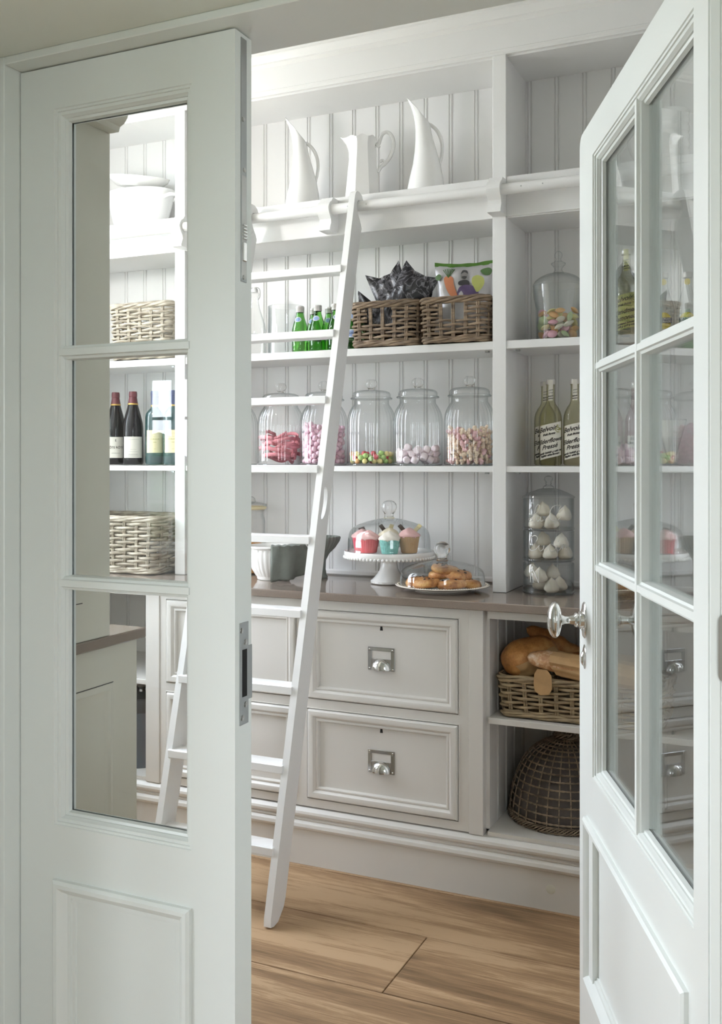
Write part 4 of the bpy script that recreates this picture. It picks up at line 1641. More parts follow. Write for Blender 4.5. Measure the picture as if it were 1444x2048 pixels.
for (x, y, z) in spots:
    me = wm[rg.choice([0, 0, 1, 1, 2, 3, 3, 4])]
    a = math.atan2(y, x)
    o = put('wafer_sweet', me, None, (-.768 + x, 3.28 + y, z), (rg.uniform(-.9, .9), rg.uniform(-.9, .9) + .4, rg.uniform(0, 6)))
    tag(o, wl[me.name.split('.')[0]], 'sweet', 'wafers in the candy jar')


# ---- three stacked glass jars with meringues
TX, TY = -.788, 3.225
zt = ZW + .0006
mer = []
rg = random.Random(17)
for k in range(4):
    def mm_(a, z, k=k): return 1 + .05 * math.sin(7 * a + z * 120 + k)
    mer.append(MB().lathe([(0, -.016), (.014, -.016), (.0195, -.011), (.0205, -.005), (.0175, .002), (.0165, .004), (.0150, .009), (.0100, .014), (.0055, .018), (0, .024)], 24, mod=mm_).mesh('meringue', 'meringue', 50))
for lvl, (zz, words) in enumerate(((0, 'IN'), (.106, 'Cucin'), (.206, 'La C'))):
    nm = ('bottom', 'middle', 'top')[lvl]
    t = thing('stacking_jar', {0: 'clear glass jar lettered IN, bottom of the stack', 1: 'clear glass jar lettered Cucin, middle of the stack', 2: 'clear lidded glass jar lettered La, top of the stack'}[lvl], 'jar', (TX, TY, zt + zz), face_cam(TX, TY), 'stacked meringue jars')
    Hh = .098 if lvl < 2 else .104
    MB().lathe([(0, .007), (.078, .007), (.080, .010), (.080, Hh - .004), (.0815, Hh), (.083, Hh - .002), (.0825, .010), (.078, .003), (.0805, .001), (.0805, 0), (0, 0)], 56).build('jar_body', 'clear', t, 40)
    MB().lathe([(.0805, .0), (.0845, .003), (.0845, .007), (.0815, .010)], 56).build('base_ring', 'clear', t, 60)
    g = MB()
    if lvl == 0:
        def serif(pts, w):
            g.tube([((.0832) * math.sin(u / .0832), -(.0832) * math.cos(u / .0832), v) for u, v in pts], w, 6)
        serif([(-.063, .040), (-.063, .082)], .0016)
        serif([(-.067, .082), (-.059, .082)], .0008)
        serif([(-.067, .040), (-.059, .040)], .0008)
        serif([(-.052, .040), (-.052, .082)], .0010)
        serif([(-.053, .082), (-.032, .040)], .0020)
        serif([(-.032, .040), (-.032, .082)], .0010)
        serif([(-.036, .082), (-.028, .082)], .0008)
        serif([(-.056, .040), (-.048, .040)], .0008)
    else:
        def stroke(pts, w=.0009, cl=False):
            q = spline([(u, v, 0) for u, v in pts], 7, cl)
            g.tube([((.0833) * math.sin(p.x / .0833), -(.0833) * math.cos(p.x / .0833), p.y) for p in q], w, 6)
        if lvl == 2:
            stroke([(-.060, .078), (-.068, .068), (-.066, .056), (-.052, .052), (-.034, .064), (-.028, .080), (-.034, .086), (-.042, .076), (-.050, .050), (-.056, .036), (-.066, .032), (-.072, .037), (-.064, .040), (-.050, .030), (-.042, .034)])
            stroke([(-.026, .046), (-.034, .050), (-.040, .042), (-.036, .033), (-.028, .037), (-.024, .048), (-.026, .036), (-.020, .033), (-.016, .038)])
            stroke([(.052, .080), (.046, .070), (.036, .062), (.030, .066), (.040, .082), (.030, .085), (.014, .080), (.006, .066), (.004, .048), (.012, .036), (.028, .036), (.040, .046)])
        else:
            stroke([(-.040, .068), (-.036, .078), (-.044, .086), (-.058, .080), (-.068, .062), (-.068, .044), (-.058, .036), (-.044, .040), (-.034, .050)], .0011)
            stroke([(-.034, .050), (-.030, .056), (-.031, .044), (-.026, .037), (-.018, .042), (-.014, .056), (-.015, .042), (-.009, .038), (-.002, .044)])
            stroke([(.016, .056), (.008, .060), (.001, .050), (.004, .040), (.014, .038), (.022, .044), (.028, .056), (.027, .044), (.032, .039), (.040, .046), (.046, .058), (.045, .042), (.050, .054), (.056, .058), (.058, .048), (.060, .040), (.066, .046)])
            g.lathe([(0, -.002), (.0018, 0), (0, .002)], 8, c=(.0833 * math.sin(.032 / .0833), -.0833 * math.cos(.032 / .0833), .070))
    g.build('etched_lettering', 'ink_white', t, 60)
    if lvl == 2:
        lid = MB().lathe([(.084, .1045), (.086, .107), (.084, .112), (.060, .124), (.034, .134), (.020, .137), (0, .138)], 56).build('lid', 'clear', t, 40)
        MB().lathe([(.018, .137), (.018, .142), (.012, .146), (.008, .149), (.011, .153), (.008, .157), (.012, .161), (.0145, .167), (.012, .174), (.005, .178), (0, .179)], 28).build('finial', 'clear', lid, 40)
    sp2 = pile((6, 6, 6)[lvl], .0245, .0790, 50 + lvl, zt + zz + .0075, tries=14, front=True)
    for (x, y, z) in sp2:
        o = put('meringue', mer[rg.randrange(4)], None, (TX + x, TY + y, z - .004), (rg.uniform(-.15, .15), rg.uniform(-.15, .15), rg.uniform(0, 6)))
        o.scale = (1.2, 1.2, 1.25)
        tag(o, 'white piped meringue in the %s of the stacked glass jars' % nm, 'meringue', 'meringues in the %s jar' % nm)

# ---- seed cake under glass behind the open door
t = thing('seeded_loaf', 'brown seeded loaf on the worktop seen through the open door', 'bread', (-.555, 3.14, ZW + .0006), .2)
g = MB()
g.lathe([(0, 0), (.065, 0), (.078, .012), (.080, .028), (.066, .045), (.035, .054), (0, .056)], 32, mod=lambda a, z: 1 + .03 * math.sin(5 * a) + .02 * math.sin(9 * a + z * 90))
g.build('loaf', 'seed', t, 60)


ZW += .0006
# ================================================================== baskets
def rounded_path(L, W, rad, n=6):
    P = []
    for (sx_, sy_, a0) in ((1, 1, 0), (-1, 1, 90), (-1, -1, 180), (1, -1, 270)):
        for k in range(n + 1):
            a = R(a0 + 90 * k / n)
            P.append((sx_ * (L / 2 - rad) + rad * math.cos(a), sy_ * (W / 2 - rad) + rad * math.sin(a)))
    return P


def resample(P, step):
    d = [0]
    for a, b in zip(P, P[1:] + P[:1]):
        d.append(d[-1] + math.hypot(b[0] - a[0], b[1] - a[1]))
    T = d[-1]
    n = max(8, int(round(T / step)))
    out = []
    Q = P + P[:1]
    j = 0
    for i in range(n):
        t = T * i / n
        while d[j + 1] < t: j += 1
        k = (t - d[j]) / max(1e-9, d[j + 1] - d[j])
        x = Q[j][0] + (Q[j + 1][0] - Q[j][0]) * k
        y = Q[j][1] + (Q[j + 1][1] - Q[j][1]) * k
        tx, ty = Q[j + 1][0] - Q[j][0], Q[j + 1][1] - Q[j][1]
        q = math.hypot(tx, ty)
        out.append((x, y, ty / q, -tx / q))
    return out


def basket(name, label, loc, rz, L, W, H, mat, r=.0036, stake=.040, rows=None, seed=1, hole=None, flare=.06, group=None):
    t = thing(name, label, 'basket', loc, rz, group)
    rg = random.Random(seed)
    path = rounded_path(L, W, .028)
    S_ = resample(path, stake / 6)
    n = len(S_) // 12 * 12 if len(S_) % 12 else len(S_)
    S_ = resample(path, sum(math.hypot(b[0] - a[0], b[1] - a[1]) for a, b in zip(path, path[1:] + path[:1])) / n)
    n = len(S_) // 12 * 12
    n = len(S_) if len(S_) % 12 == 0 else n
    S_ = S_[:n] if len(S_) == n else resample(path, sum(math.hypot(b[0] - a[0], b[1] - a[1]) for a, b in zip(path, path[1:] + path[:1])) / n)[:n]
    sc = lambda z: 1 - flare * (1 - z / H)
    rows = rows or int((H - .045) / (r * 2.45))
    z0, z1 = .016, H - .026
    wv = MB()
    inh = lambda x, y, z: hole and y < -W / 2 * .8 and hole[0] < x < hole[1] and hole[2] < z < hole[3]
    for k in range(rows):
        zc = z0 + (z1 - z0) * (k + .5) / rows
        pts = []
        ph = rg.uniform(0, 6.28)
        runs = []
        cur = []
        rr = r * rg.uniform(.85, 1.1)
        for i in range(n):
            x, y, nx, ny = S_[i]
            o = 1.25 * r * math.cos(PI * (i / 6 + k))
            s_ = sc(zc)
            z = zc + .0012 * math.sin(i * .21 + ph) + .0010 * math.sin(PI * (i / 6 + k))
            if inh(x, y, zc):
                if len(cur) > 1: runs.append(cur)
                cur = []
            else:
                cur.append((x * s_ + nx * o, y * s_ + ny * o, z))
        if runs or (hole and len(cur) < n):
            if len(cur) > 1: runs.append(cur)
            for q in runs: wv.tube(q, rr, 6)
        else:
            wv.tube(cur, rr, 6, closed=True)
    wo = wv.build('woven_strands', mat, t, 60)
    wo['kind'] = 'stuff'
    st = MB()
    for i in range(0, n, 6):
        x, y, nx, ny = S_[i]
        for dt in (-.0032, .0032):
            tx, ty = -ny * dt, nx * dt
            st.tube([((x * sc(z) + tx), (y * sc(z) + ty), z) for z in (.004, H * .35, H * .7, H - .014)], r * .72, 6)
    so = st.build('stakes', mat, t, 60)
    so['kind'] = 'stuff'
    # twisted borders at foot and rim
    for (nm, zc, cnt, amp, pitch) in (('rim', H - .014, 4, .0075, 46), ('foot_border', .0118, 3, .0055, 40)):
        b_ = MB()
        nper = max(4, round(n / pitch))
        for c in range(cnt):
            pts = []
            for i in range(n):
                x, y, nx, ny = S_[i]
                a = 2 * PI * (nper * i / n + c / cnt)
                s_ = sc(zc)
                pts.append((x * s_ + nx * amp * math.cos(a) * .8, y * s_ + ny * amp * math.cos(a) * .8, zc + amp * math.sin(a)))
            b_.tube(pts, r * 1.12, 6, closed=True)
        b_.build(nm, mat, t, 60)
    bt = MB()
    k0 = sc(.01)
    q = [(p[0] * k0 * .97, p[1] * k0 * .97) for p in rounded_path(L, W, .028, 3)]
    bt.prism(q, lambda p, a: (p[0], p[1], a), .010, .014)
    bt.build('base', mat, t)
    return t


basket('square_basket', 'grey wicker basket with two black crisp bags, nearer the ladder', (-1.352, 3.272, S2), 0, .246, .235, .162, 'wick', .0049, .042, seed=3, hole=(-.058, .030, .085, .140), flare=.05, group='wicker baskets on the middle shelf')
basket('square_basket', 'grey wicker basket with a vegetable crisp bag, beside the upright', (-1.094, 3.268, S2), 0, .238, .235, .160, 'wick', .0049, .042, seed=4, hole=(-.046, .040, .085, .138), flare=.05, group='wicker baskets on the middle shelf')
basket('deep_basket', 'pale wicker basket on the shelf above the wine bottles', (-2.385, 3.266, S2), 0, .288, .225, .225, 'wick_pale', .0052, .050, seed=5, flare=.06)
basket('long_basket', 'large brown wicker basket on the left end of the worktop', (-2.486, 3.225, ZW), 0, .485, .30, .225, 'wick_pale', .0056, .055, seed=6, flare=.10)
basket('bread_basket', 'tan wicker basket full of loaves on the cabinet shelf', (-.640, 3.115, .5586), 0, .50, .27, .135, 'wick_tan', .0047, .048, seed=7, flare=.05)

# ---- wicker dome
t = thing('wicker_dome', 'dark woven wicker food dome in the bottom of the open cabinet', 'dome', (-.722, 3.185, .2076), 0)
DP = [(.178, .0), (.180, .02), (.176, .06), (.168, .10), (.154, .145), (.134, .185), (.108, .215), (.076, .237), (.045, .250), (.018, .257)]
dz = [p[1] for p in DP]


def dr_(z):
    for (a, b) in zip(DP, DP[1:]):
        if a[1] <= z <= b[1]:
            k = (z - a[1]) / (b[1] - a[1])
            return a[0] + (b[0] - a[0]) * k
    return DP[-1][0]


w_ = MB()
for k in range(30):
    a = 2 * PI * k / 30
    w_.tube([(r * math.cos(a), r * math.sin(a), z) for r, z in DP], .0022, 5)
o = w_.build('ribs', 'wick_dark', t, 60)
o['kind'] = 'stuff'
w_ = MB()
for z in [.030, .055, .080, .105, .129, .152, .172, .190, .206, .219, .230, .238, .245, .251]:
    for c in (0, 1):
        w_.tube([((dr_(z) + .0018 * math.cos(i * 30 * 2 * PI / 180 * 1 + c * PI)) * math.cos(2 * PI * i / 180), (dr_(z) + .0018 * math.cos(i * 30 * 2 * PI / 180 + c * PI)) * math.sin(2 * PI * i / 180), z + .0016 * math.sin(i * 30 * 2 * PI / 180 + c * PI)) for i in range(180)], .0018, 4, closed=True)
o = w_.build('woven_hoops', 'wick_dark', t, 60)
o['kind'] = 'stuff'
w_ = MB()
for c in range(6):
    w_.tube([((.179 + .005 * math.cos(2 * PI * (14 * i / 160 + c / 6))) * math.cos(2 * PI * i / 160), (.179 + .005 * math.cos(2 * PI * (14 * i / 160 + c / 6))) * math.sin(2 * PI * i / 160), .012 + .009 * math.sin(2 * PI * (14 * i / 160 + c / 6))) for i in range(160)], .0022, 5, closed=True)
w_.build('rim', 'wick_dark', t, 60)
w_ = MB()
for c in range(5):
    w_.tube([((.030 + .010 * math.cos(2 * PI * (3 * i / 60 + c / 5))) * math.cos(2 * PI * i / 60), (.030 + .010 * math.cos(2 * PI * (3 * i / 60 + c / 5))) * math.sin(2 * PI * i / 60), .262 + .008 * math.sin(2 * PI * (3 * i / 60 + c / 5))) for i in range(60)], .0024, 5, closed=True)
w_.build('top_knot', 'wick_dark', t, 60)
MB().lathe([(r - .009, z) for r, z in DP] + [(0, .25)], 40).build('gauze_lining', 'mesh_dark', t, 60)

# ---- breads in the basket
BZ = .558


def loaf(mb, L, r, bend=0.0, cuts=0, seed=1, taper=.55):
    rg = random.Random(seed)

    def f(i, j):
        u = j * 2 - 1
        a = 2 * PI * i
        rr = r * (1 - abs(u) ** 2.6) ** taper if abs(u) < 1 else 0
        rr *= 1 + .03 * math.sin(3 * a + 5 * u) + (.06 * math.cos(cuts * PI * u + a) if cuts else 0) * max(0, math.sin(a))
        return (u * L / 2, rr * math.cos(a), rr * math.sin(a) * .82 + bend * u * u)
    mb.grid(28, 30, f, wrap=True)
    return mb


t = thing('round_loaf', 'large golden round loaf partly wrapped in paper, at the basket left', 'bread', (-.812, 3.075, BZ + .178), .5, 'loaves in the bread basket')
t.rotation_euler = (.15, -.25, .55)
loaf(MB(), .185, .070, 0, 0, 3, .46).build('crust', 'loaf', t, 60)
m = MB()


def pw(i, j):
    a = 3.0 + 1.9 * i - .5 * j
    u = -.72 + 1.45 * j
    rr = .0715 * (1 - abs(u) ** 2.6) ** .46 + .0065 + .0035 * math.sin(9 * i + 4 * j) ** 2
    return (u * .0925 + .012 * math.sin(7 * i), rr * math.cos(a), rr * math.sin(a) * .84)


m.grid(26, 12, pw)
m.build('paper_wrap', 'bag_paper', t, 60)
t = thing('baguette', 'thick golden baguette end at the back of the bread basket', 'bread', (-.735, 3.185, BZ + .190), 0, 'loaves in the bread basket')
t.rotation_euler = (0, .52, .35)
loaf(MB(), .26, .040, 0, 5, 4).build('crust', 'loaf', t, 60)
t = thing('ciabatta', 'floury crusty baguette in a brown paper sleeve at the front', 'bread', (-.670, 2.992, BZ + .178), 0, 'loaves in the bread basket')
t.rotation_euler = (0, .10, -.04)
loaf(MB(), .26, .039, 0, 0, 5, .45).build('crust', 'floury', t, 60)
m = MB()


def ps(i, j):
    a = 2 * PI * i
    x = -.030 + .28 * j
    rr = .042 + .004 * math.sin(3 * a + 6 * j) + .003 * math.sin(11 * a) + .006 * j
    return (x + (.020 * math.cos(a + .6) if j < .05 else 0), rr * math.cos(a), rr * math.sin(a) * (.86 - .1 * j))


m.grid(36, 14, ps, wrap=True)
m.build('paper_sleeve', 'bag_paper', t, 60)
t = thing('baguette', 'paper wrapped baguette lying far back in the bread basket', 'bread', (-.585, 3.165, BZ + .155), 0, 'loaves in the bread basket')
t.rotation_euler = (0, .1, .25)
loaf(MB(), .30, .038, 0, 5, 6).build('crust', 'loaf', t, 60)
m = MB()
m.grid(30, 12, lambda i, j: (-.05 + .19 * j, (.041 + .003 * math.sin(5 * 2 * PI * i)) * math.cos(2 * PI * i), (.041 + .003 * math.sin(9 * i)) * math.sin(2 * PI * i) * .84), wrap=True)
m.build('paper_sleeve', 'bag_paper', t, 60)
t = thing('paper_tag', 'brown paper tag hanging over the front of the bread basket', 'tag', (-.742, 2.966, BZ + .116), 0)
m = MB()
tp = [(-.027, .03), (-.018, .045), (.012, .045), (.026, .028), (.028, -.012), (.018, -.030), (-.008, -.034), (-.026, -.022), (-.029, .002)]
m.prism(tp, lambda q, a: (q[0], a + .004 * math.cos(40 * q[0]), q[1]), -.0006, .0006)
m.build('tag', 'bag_paper', t)
m = MB()
m.lathe([(0, 0), (.0045, 0)], 14)
m.mapv(lambda x, y, z: (x + .004, .0028, y - .012))
m.build('hole', 'black', t)

# ---- crisp bags


def crisp_bag(name, label, loc, rot, wd, ht, dp, mat, sealm, spike=.02, group=None, seed=1):
    t = thing(name, label, 'bag', loc, 0, group)
    t.rotation_euler = rot
    rg = random.Random(seed)
    ph = [rg.uniform(0, 6.28) for _ in range(6)]
    for sg in (-1, 1):
        m = MB()

        def f(i, j, sg=sg):
            u, v = i * 2 - 1, j
            px_ = abs(u) ** 2.2
            pz = abs(2 * v - 1) ** 2.4
            d = dp * max(0, (1 - px_)) ** .6 * max(0, (1 - pz)) ** .6
            d += .0035 * math.sin(9 * u + 6 * v + ph[0]) * (1 - px_) + .003 * math.sin(16 * v - 5 * u + ph[1]) * (1 - pz * .4)
            wdt = 1 - .10 * math.sin(PI * v)
            z = ht * v + spike * max(0, abs(u) - .35) * (1 if v > .5 else 0) * abs(2 * v - 1) ** 3
            return (u * wd / 2 * wdt, sg * d if px_ < 1 and pz < 1 else 0, z)
        m.grid(26, 26, f)
        m.build('front_foil' if sg < 0 else 'back_foil', mat, t, 60)
    m = MB()

    def sl(i, j):
        u = i * 2 - 1
        return (u * wd / 2 * 1.005, .0025 * math.sin(11 * u + ph[2]), ht - .003 + j * .014 + spike * max(0, abs(u) - .35) * 1)
    m.grid(26, 3, sl)
    m.build('top_seal', sealm, t, 60)
    return t


crisp_bag('crisp_bag', 'large glossy black crisp bag standing tilted in the left basket', (-1.352, 3.225, S2 + .062), (-.06, .50, .05), .145, .215, .034, 'bag_black', 'bag_black', .03, 'black crisp bags', 2)
crisp_bag('crisp_bag', 'black crisp bag leaning out to the left of the left basket', (-1.380, 3.262, S2 + .078), (0, -.95, .1), .100, .135, .022, 'bag_black', 'bag_black', .04, 'black crisp bags', 3)
crisp_bag('crisp_bag', 'black crisp bag leaning right with a pointed corner, left basket', (-1.322, 3.268, S2 + .078), (0, 1.0, -.1), .100, .135, .022, 'bag_black', 'bag_black', .04, 'black crisp bags', 4)
crisp_bag('crisp_bag', 'black crisp bag behind, its upright corner showing, left basket', (-1.330, 3.318, S2 + .055), (0, -.35, .1), .135, .225, .018, 'bag_black', 'bag_black', .05, 'black crisp bags', 5)
vb = crisp_bag('vegetable_crisp_bag', 'silver bag printed with vegetables and green seal in right basket', (-1.092, 3.255, S2 + .045), (-.06, 0, .16), .205, .232, .030, 'bag_silver', 'bag_green', .012, None, 6)
# the flat print of the bag lies on its front foil
def bagf(x, z, lift):
    u, v = 2 * x / .205, z / .232
    px_, pz = abs(u) ** 2.2, abs(2 * v - 1) ** 2.4
    d = .030 * max(0, 1 - px_) ** .6 * max(0, 1 - pz) ** .6
    return (x, -d - .004 - lift, z)


def blob(pts, mat, name, lift, n=5):
    q = spline([(a, b, 0) for a, b in pts], n, True)
    c = sum((p for p in q), Vector()) / len(q)
    m = MB()
    L_ = len(q)
    o = [bagf(c.x, c.y, lift)]
    for k in (.5, 1):
        o += [bagf(c.x + (p.x - c.x) * k, c.y + (p.y - c.y) * k, lift) for p in q]
    fs = [(0, 1 + i, 1 + (i + 1) % L_) for i in range(L_)] + [(1 + i, 1 + L_ + i, 1 + L_ + (i + 1) % L_, 1 + (i + 1) % L_) for i in range(L_)]
    m.add(o, fs)
    return m.build(name, mat, vb, 60)


blob([(-.066, .188), (-.050, .196), (-.034, .188), (-.030, .165), (-.020, .135), (-.014, .120), (-.036, .120), (-.056, .150)], 'carrot', 'carrot_print', .0008)
blob([(-.012, .150), (.010, .160), (.036, .156), (.052, .145), (.050, .118), (-.012, .118)], 'beet', 'beetroot_print', .0012)
blob([(.034, .186), (.050, .194), (.070, .186), (.074, .165), (.064, .145), (.050, .134), (.040, .150), (.032, .168)], 'parsnip', 'parsnip_print', .0016)
m = MB()
for k in range(7):
    a = R(60 + 10 * k)
    m.tube([bagf(-.050 + s_ * math.cos(a) * .04, .190 + s_ * math.sin(a) * .034, .001) for s_ in (0, .5, 1)], [.0012, .0010, .0016], 5)
m.build('carrot_top_print', 'leafp', vb, 60)
blob([(-.010, .160), (-.014, .172), (.0, .178), (.014, .178), (.024, .170), (.022, .158)], 'grey2', 'coat_print', .0006)
blob([(-.004, .184), (-.007, .198), (.0, .210), (.010, .210), (.017, .200), (.015, .186), (.006, .178)], 'grey1', 'portrait_print', .0010)
blob([(-.007, .200), (-.002, .213), (.006, .215), (.015, .211), (.018, .200), (.012, .206), (.0, .206)], 'grey2', 'hair_print', .0013)
blob([(-.003, .190), (.006, .1925), (.014, .190), (.012, .184), (.006, .181), (.0, .184)], 'grey2', 'beard_print', .0013)
blob([(.060, .212), (.085, .222), (.098, .214), (.092, .196), (.072, .196)], 'leafp', 'leaf_print', .0008)
blob([(-.098, .198), (-.086, .206), (-.076, .198), (-.082, .184), (-.094, .186)], 'leafp', 'leaf_print', .0008)

# ================================================================== worktop things
# cake stand
CX, CY = -1.362, 3.236
t = thing('cake_stand', 'white pedestal cake stand with beaded edge carrying cupcakes', 'stand', (CX, CY, ZW), 0)
beads = lambda n, amp: (lambda a, z: 1 + amp * abs(math.sin(n / 2 * a)))
MB().lathe([(0, .0), (.058, .0), (.063, .003), (.064, .010), (.060, .014), (.052, .022), (.040, .036), (.032, .052), (.029, .070), (.029, .086), (.034, .092), (0, .092)], 96, mod=lambda a, z: 1 + (.03 * abs(math.sin(13 * a)) if z < .011 else 0)).build('pedestal', 'ware', t, 50)
MB().lathe([(0, .090), (.13, .092), (.150, .094), (.1575, .096), (.160, .103), (.160, .113), (.158, .116), (.154, .114), (.150, .112), (0, .112)], 96).build('plate', 'ware', t, 40)
g = MB()
for k in range(72):
    a = 2 * PI * k / 72
    g.ball((.158 * math.cos(a), .158 * math.sin(a), .0945), .0058, 8, 6)
o = g.build('beaded_edge', 'ware', t, 60)
o['kind'] = 'stuff'
ZP = ZW + .112


def cloche(label, loc, r, hb, ht):
    t = thing('glass_dome', label, 'dome', loc, 0, 'glass cake domes')
    pr = [(r + .001, 0), (r + .002, .003), (r, .006), (r * .995, hb * .35), (r * .975, hb * .62), (r * .93, hb * .80), (r * .84, hb * .93), (r * .66, hb * 1.06), (r * .45, hb * 1.16), (r * .25, hb * 1.23), (r * .10, hb * 1.265), (0, hb * 1.27)]
    sm = spline([(a, b, 0) for a, b in pr[2:]], 4)
    MB().lathe(pr[:2] + [(max(0, p.x), p.y) for p in sm], 64).build('dome', 'clear', t, 60)
    z = hb * 1.262
    MB().lathe([(.022, z - .002), (.017, z + .004), (.0155, z + .010), (.0185, z + .018), (.0255, z + .028), (.0275, z + .038), (.0255, z + .049), (.0185, z + .058), (.009, z + .0625), (0, z + .0635), ][::1] + [], 32).lathe([(0, z - .003), (.022, z - .002)], 32).build('knob', 'knobglass', t, 60)
    return t


cloche('clear glass dome covering the cupcakes on the pedestal stand', (CX, CY, ZP + .0005), .147, .094, 0)


# cupcakes
def cupcake(label, x, y, rz, case, ice, h=.047, decor=None):
    t = thing('cupcake', label, 'cupcake', (x, y, ZP + .0005), rz, 'cupcakes under the dome')
    t.scale = (1.14, 1.14, 1.0)
    pl = lambda a, z: 1 + .018 * math.cos(26 * a)
    MB().lathe([(0, .0), (.023, .0), (.0245, .003), (.0315, h), (.0305, h + .001), (.029, h - .004), (0, h - .004)], 104, mod=pl).build('paper_case', case, t, 40)
    m = MB()

    def sw(a, z): return 1 + .10 * math.sin(5 * a + z * 210)
    m.lathe([(.0, h - .004), (.029, h - .003), (.0325, h + .003), (.031, h + .009), (.026, h + .014), (.0245, h + .016), (.019, h + .022), (.011, h + .027), (.004, h + .031), (0, h + .032)], 40, mod=sw)
    m.build('icing', ice, t, 60)
    for (nm, mat, px_, py_, ax, ay, ln) in (decor or []):
        q = MB()
        q.box(-.0065, .0065, -.0016, .0016, -ln / 2, ln / 2, .001)
        q.xf(Matrix.Translation((px_, py_, h + .030)) @ Matrix.Rotation(ay, 4, 'Y') @ Matrix.Rotation(ax, 4, 'X'))
        q.build(nm, mat, t)
    return t


cupcake('cupcake in a rose pink case, front left under the dome', -1.412, 3.172, 0, 'case_red', 'ice_pink')
cupcake('cupcake in a bright pink case, back left under the dome', -1.462, 3.228, .4, 'case_pink', 'ice_pink', decor=[('chocolate_curl', 'choc', -.002, 0, 0, 1.2, .020)])
cupcake('cupcake in a teal spotted case with cream icing, front under dome', -1.328, 3.160, .2, 'case_teal', 'ice_white')
cupcake('cupcake with cream swirl and chocolate shards at the back', -1.372, 3.262, .6, 'case_choc', 'ice_cream', .052, [('chocolate_shard', 'choc', -.022, 0, .1, -.6, .026), ('white_chocolate_curl', 'wafer', .004, -.004, 0, .3, .026)])
cupcake('cupcake in a tan case with pink swirl and wafer, right side', -1.280, 3.222, .1, 'case_tan', 'ice_pink', .056, [('chocolate_shard', 'choc', -.024, 0, 0, -.7, .026), ('wafer_stick', 'wafer', .026, 0, 0, .7, .032)])

# plate of pastries
PX, PY = -1.130, 3.146
t = thing('dinner_plate', 'round cream plate with beaded rim carrying pastries', 'plate', (PX, PY, ZW), 0)
MB().lathe([(0, .001), (.085, .001), (.090, .0), (.092, .003), (.125, .010), (.156, .0155), (.1585, .0175), (.156, .0195), (.125, .0135), (.095, .0065), (0, .006)], 96).build('plate', 'plate', t, 40)
g = MB()
for k in range(110):
    a = 2 * PI * k / 110
    g.ball((.150 * math.cos(a), .150 * math.sin(a), .0185), .0022, 6, 4)
o = g.build('beaded_rim', 'plate', t, 60)
o['kind'] = 'stuff'
cloche('clear glass dome covering the pastries on the cream plate', (PX, PY, ZW + .0150), .143, .066, 0)
rg = random.Random(12)
PS = [(-.072, -.022, .000, 'pastry at the left edge of the pile on the cream plate'), (-.028, -.062, .000, 'pastry lying in front left of the pile on the cream plate'), (.050, -.050, .000, 'smooth edged pastry in front right on the cream plate'), (.080, .010, .000, 'raisin studded pastry at the right end of the cream plate'), (-.005, .020, .024, 'pastry in the middle layer of the pile'), (.052, .000, .025, 'pastry in the middle layer right of the pile'), (.010, -.010, .041, 'pastry on the very top of the pile')]
for (x, y, z, l) in PS:
    t = thing('pastry', l, 'pastry', (PX + x, PY + y, ZW + .0105 + z * 1.1), 0, 'pastries under the dome')
    t.rotation_euler = (rg.uniform(-.15, .15), rg.uniform(-.15, .15), rg.uniform(0, 6))
    t.scale = (1.08, 1.0, 1.15)
    s1, s2 = rg.uniform(0, 6), rg.uniform(0, 6)
    m = MB()
    m.lathe([(0, .001), (.034, .000), (.045, .006), (.047, .013), (.042, .022), (.036, .0245), (.028, .023), (.020, .026), (.012, .0255), (0, .028)], 36, mod=lambda a, z: 1 + .05 * math.sin(3 * a + s1) + .03 * math.sin(7 * a + s2 + z * 60))
    m.build('crust', 'cookie', t, 60)
    m = MB()
    for k in range(5):
        a, d = rg.uniform(0, 6.28), rg.uniform(.010, .034)
        m.ball((d * math.cos(a), d * math.sin(a), .0255), .0042, 8, 6, (1.2, .9, .7))
    m.build('raisins', 'raisin', t, 60)['kind'] = 'stuff'

# ribbed bowl and linen cloth
BXc, BYc = -1.800, 3.180
t = thing('ribbed_bowl', 'white ribbed stoneware bowl on the worktop beneath a grey cloth', 'bowl', (BXc, BYc, ZW), 0)
fl2 = lambda a, z: 1 + (.020 * abs(math.sin(15 * a)) if .012 < z < .112 else 0)
MB().lathe([(0, .006), (.050, .004), (.056, 0), (.060, .004), (.060, .010), (.064, .016), (.077, .038), (.087, .070), (.091, .100), (.091, .112), (.097, .116), (.0985, .121), (.096, .124), (.089, .121), (.084, .10), (.070, .04), (.050, .014), (0, .010)], 180, mod=fl2).build('bowl', 'ware', t, 60)
t = thing('fluted_dish', 'grey fluted dish flaring out behind the ladder stile', 'dish', (-1.652, 3.285, ZW), 0)
t.scale = (.72, .72, 1.1)
MB().lathe([(0, .004), (.026, .003), (.028, 0), (.030, .004), (.022, .012), (.018, .030), (.020, .060), (.036, .082), (.066, .102), (.088, .124), (.093, .136), (.090, .140), (.080, .128), (.05, .105), (.02, .09), (0, .088)], 120, mod=lambda a, z: 1 + (.03 * math.cos(26 * a) if z > .07 else 0)).build('dish', 'linen', t, 60)
t = thing('tea_towel', 'crumpled grey linen cloth draped over the rim of the ribbed bowl', 'cloth', (0, 0, 0), 0)
m = MB()


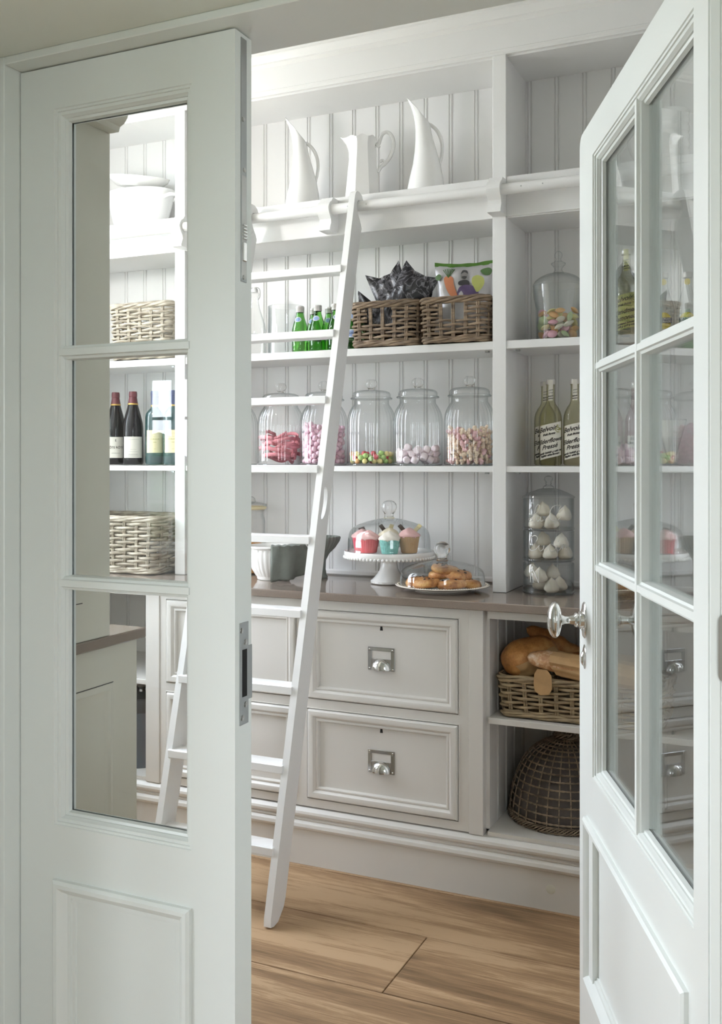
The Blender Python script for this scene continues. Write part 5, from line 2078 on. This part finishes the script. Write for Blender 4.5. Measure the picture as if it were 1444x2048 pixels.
def tow(i, j):
    # i runs across the bowl, j from inside the bowl over its rim and down the front
    th = -1.12 + 1.45 * i
    rim = .1000
    rip = .006 * math.sin(15 * i + 3 * j) + .006 * math.sin(7 * i + 1)
    if j < .3:
        q = j / .3
        r_ = .050 + (rim - .050) * q
        z = ZW + .118 + .008 * q + .006 * math.sin(PI * q)
    else:
        q = (j - .3) / .7
        r_ = rim + .004 + .012 * math.sin(PI * .5 * q) + rip * q * 1.6
        z = ZW + .1265 - (.122 - .05 * i ** 2) * q + .004 * math.sin(9 * i) * q
    x, y = BXc + r_ * math.cos(th), BYc + r_ * math.sin(th)
    x += .030 * i * min(1, j * 1.5)
    return (x, y, z + .0015 * math.sin(31 * i + 9 * j))


m.grid(40, 34, tow)
o = m.build('cloth', 'linen', t, 60)
md = o.modifiers.new('thickness', 'SOLIDIFY')
md.thickness = .003
m = MB()
m.tube([tow(i / 39, 1.0) for i in range(40)], .0030, 6)
m.tube([tow(0, j / 33) for j in range(34)], .0026, 6)
m.tube([tow(1, j / 33) for j in range(34)], .0026, 6)
m.build('hem', 'linen', t, 60)

# glass storage jar half behind the closed door
t = thing('storage_jar', 'clear glass storage jar at the back behind the ribbed bowl', 'jar', (-1.985, 3.31, ZW), 0)
MB().lathe([(0, .004), (.062, .003), (.066, .010), (.066, .20), (.063, .215), (.060, .222), (.060, .240), (.063, .243)], 48).build('jar_body', 'clear', t, 50)
l_ = MB().lathe([(.071, .258), (.073, .262), (.071, .267), (.050, .272), (.030, .276), (.026, .290), (.018, .296), (0, .297)], 48).build('lid', 'clear', t, 50)
MB().lathe([(.066, .246), (.071, .250), (.071, .257), (.066, .258)], 48).build('seal', 'label_gold', t)
MB().lathe([(0, .006), (.061, .006), (.062, .012), (.062, .11), (.04, .125), (0, .128)], 32, mod=lambda a, z: 1 + .02 * math.sin(7 * a + 60 * z)).build('biscuits', 'cookie', t, 60)

# grey tin in the left open cabinet
t = thing('storage_tin', 'slate grey round tin with a dark lid in the left cabinet', 'tin', (-2.345, 3.12, .2076), 0)
MB().lathe([(0, 0), (.118, 0), (.120, .004), (.120, .235), (.118, .238), (0, .238)], 48).build('tin_body', 'bin', t)
MB().lathe([(.1225, .205), (.1235, .208), (.1235, .252), (.119, .258), (0, .262)], 48).build('lid', 'grey2', t)
MB().lathe([(0, .261), (.012, .262), (.010, .270), (.016, .280), (.010, .288), (0, .29)], 24).build('lid_knob', 'nickel', t)
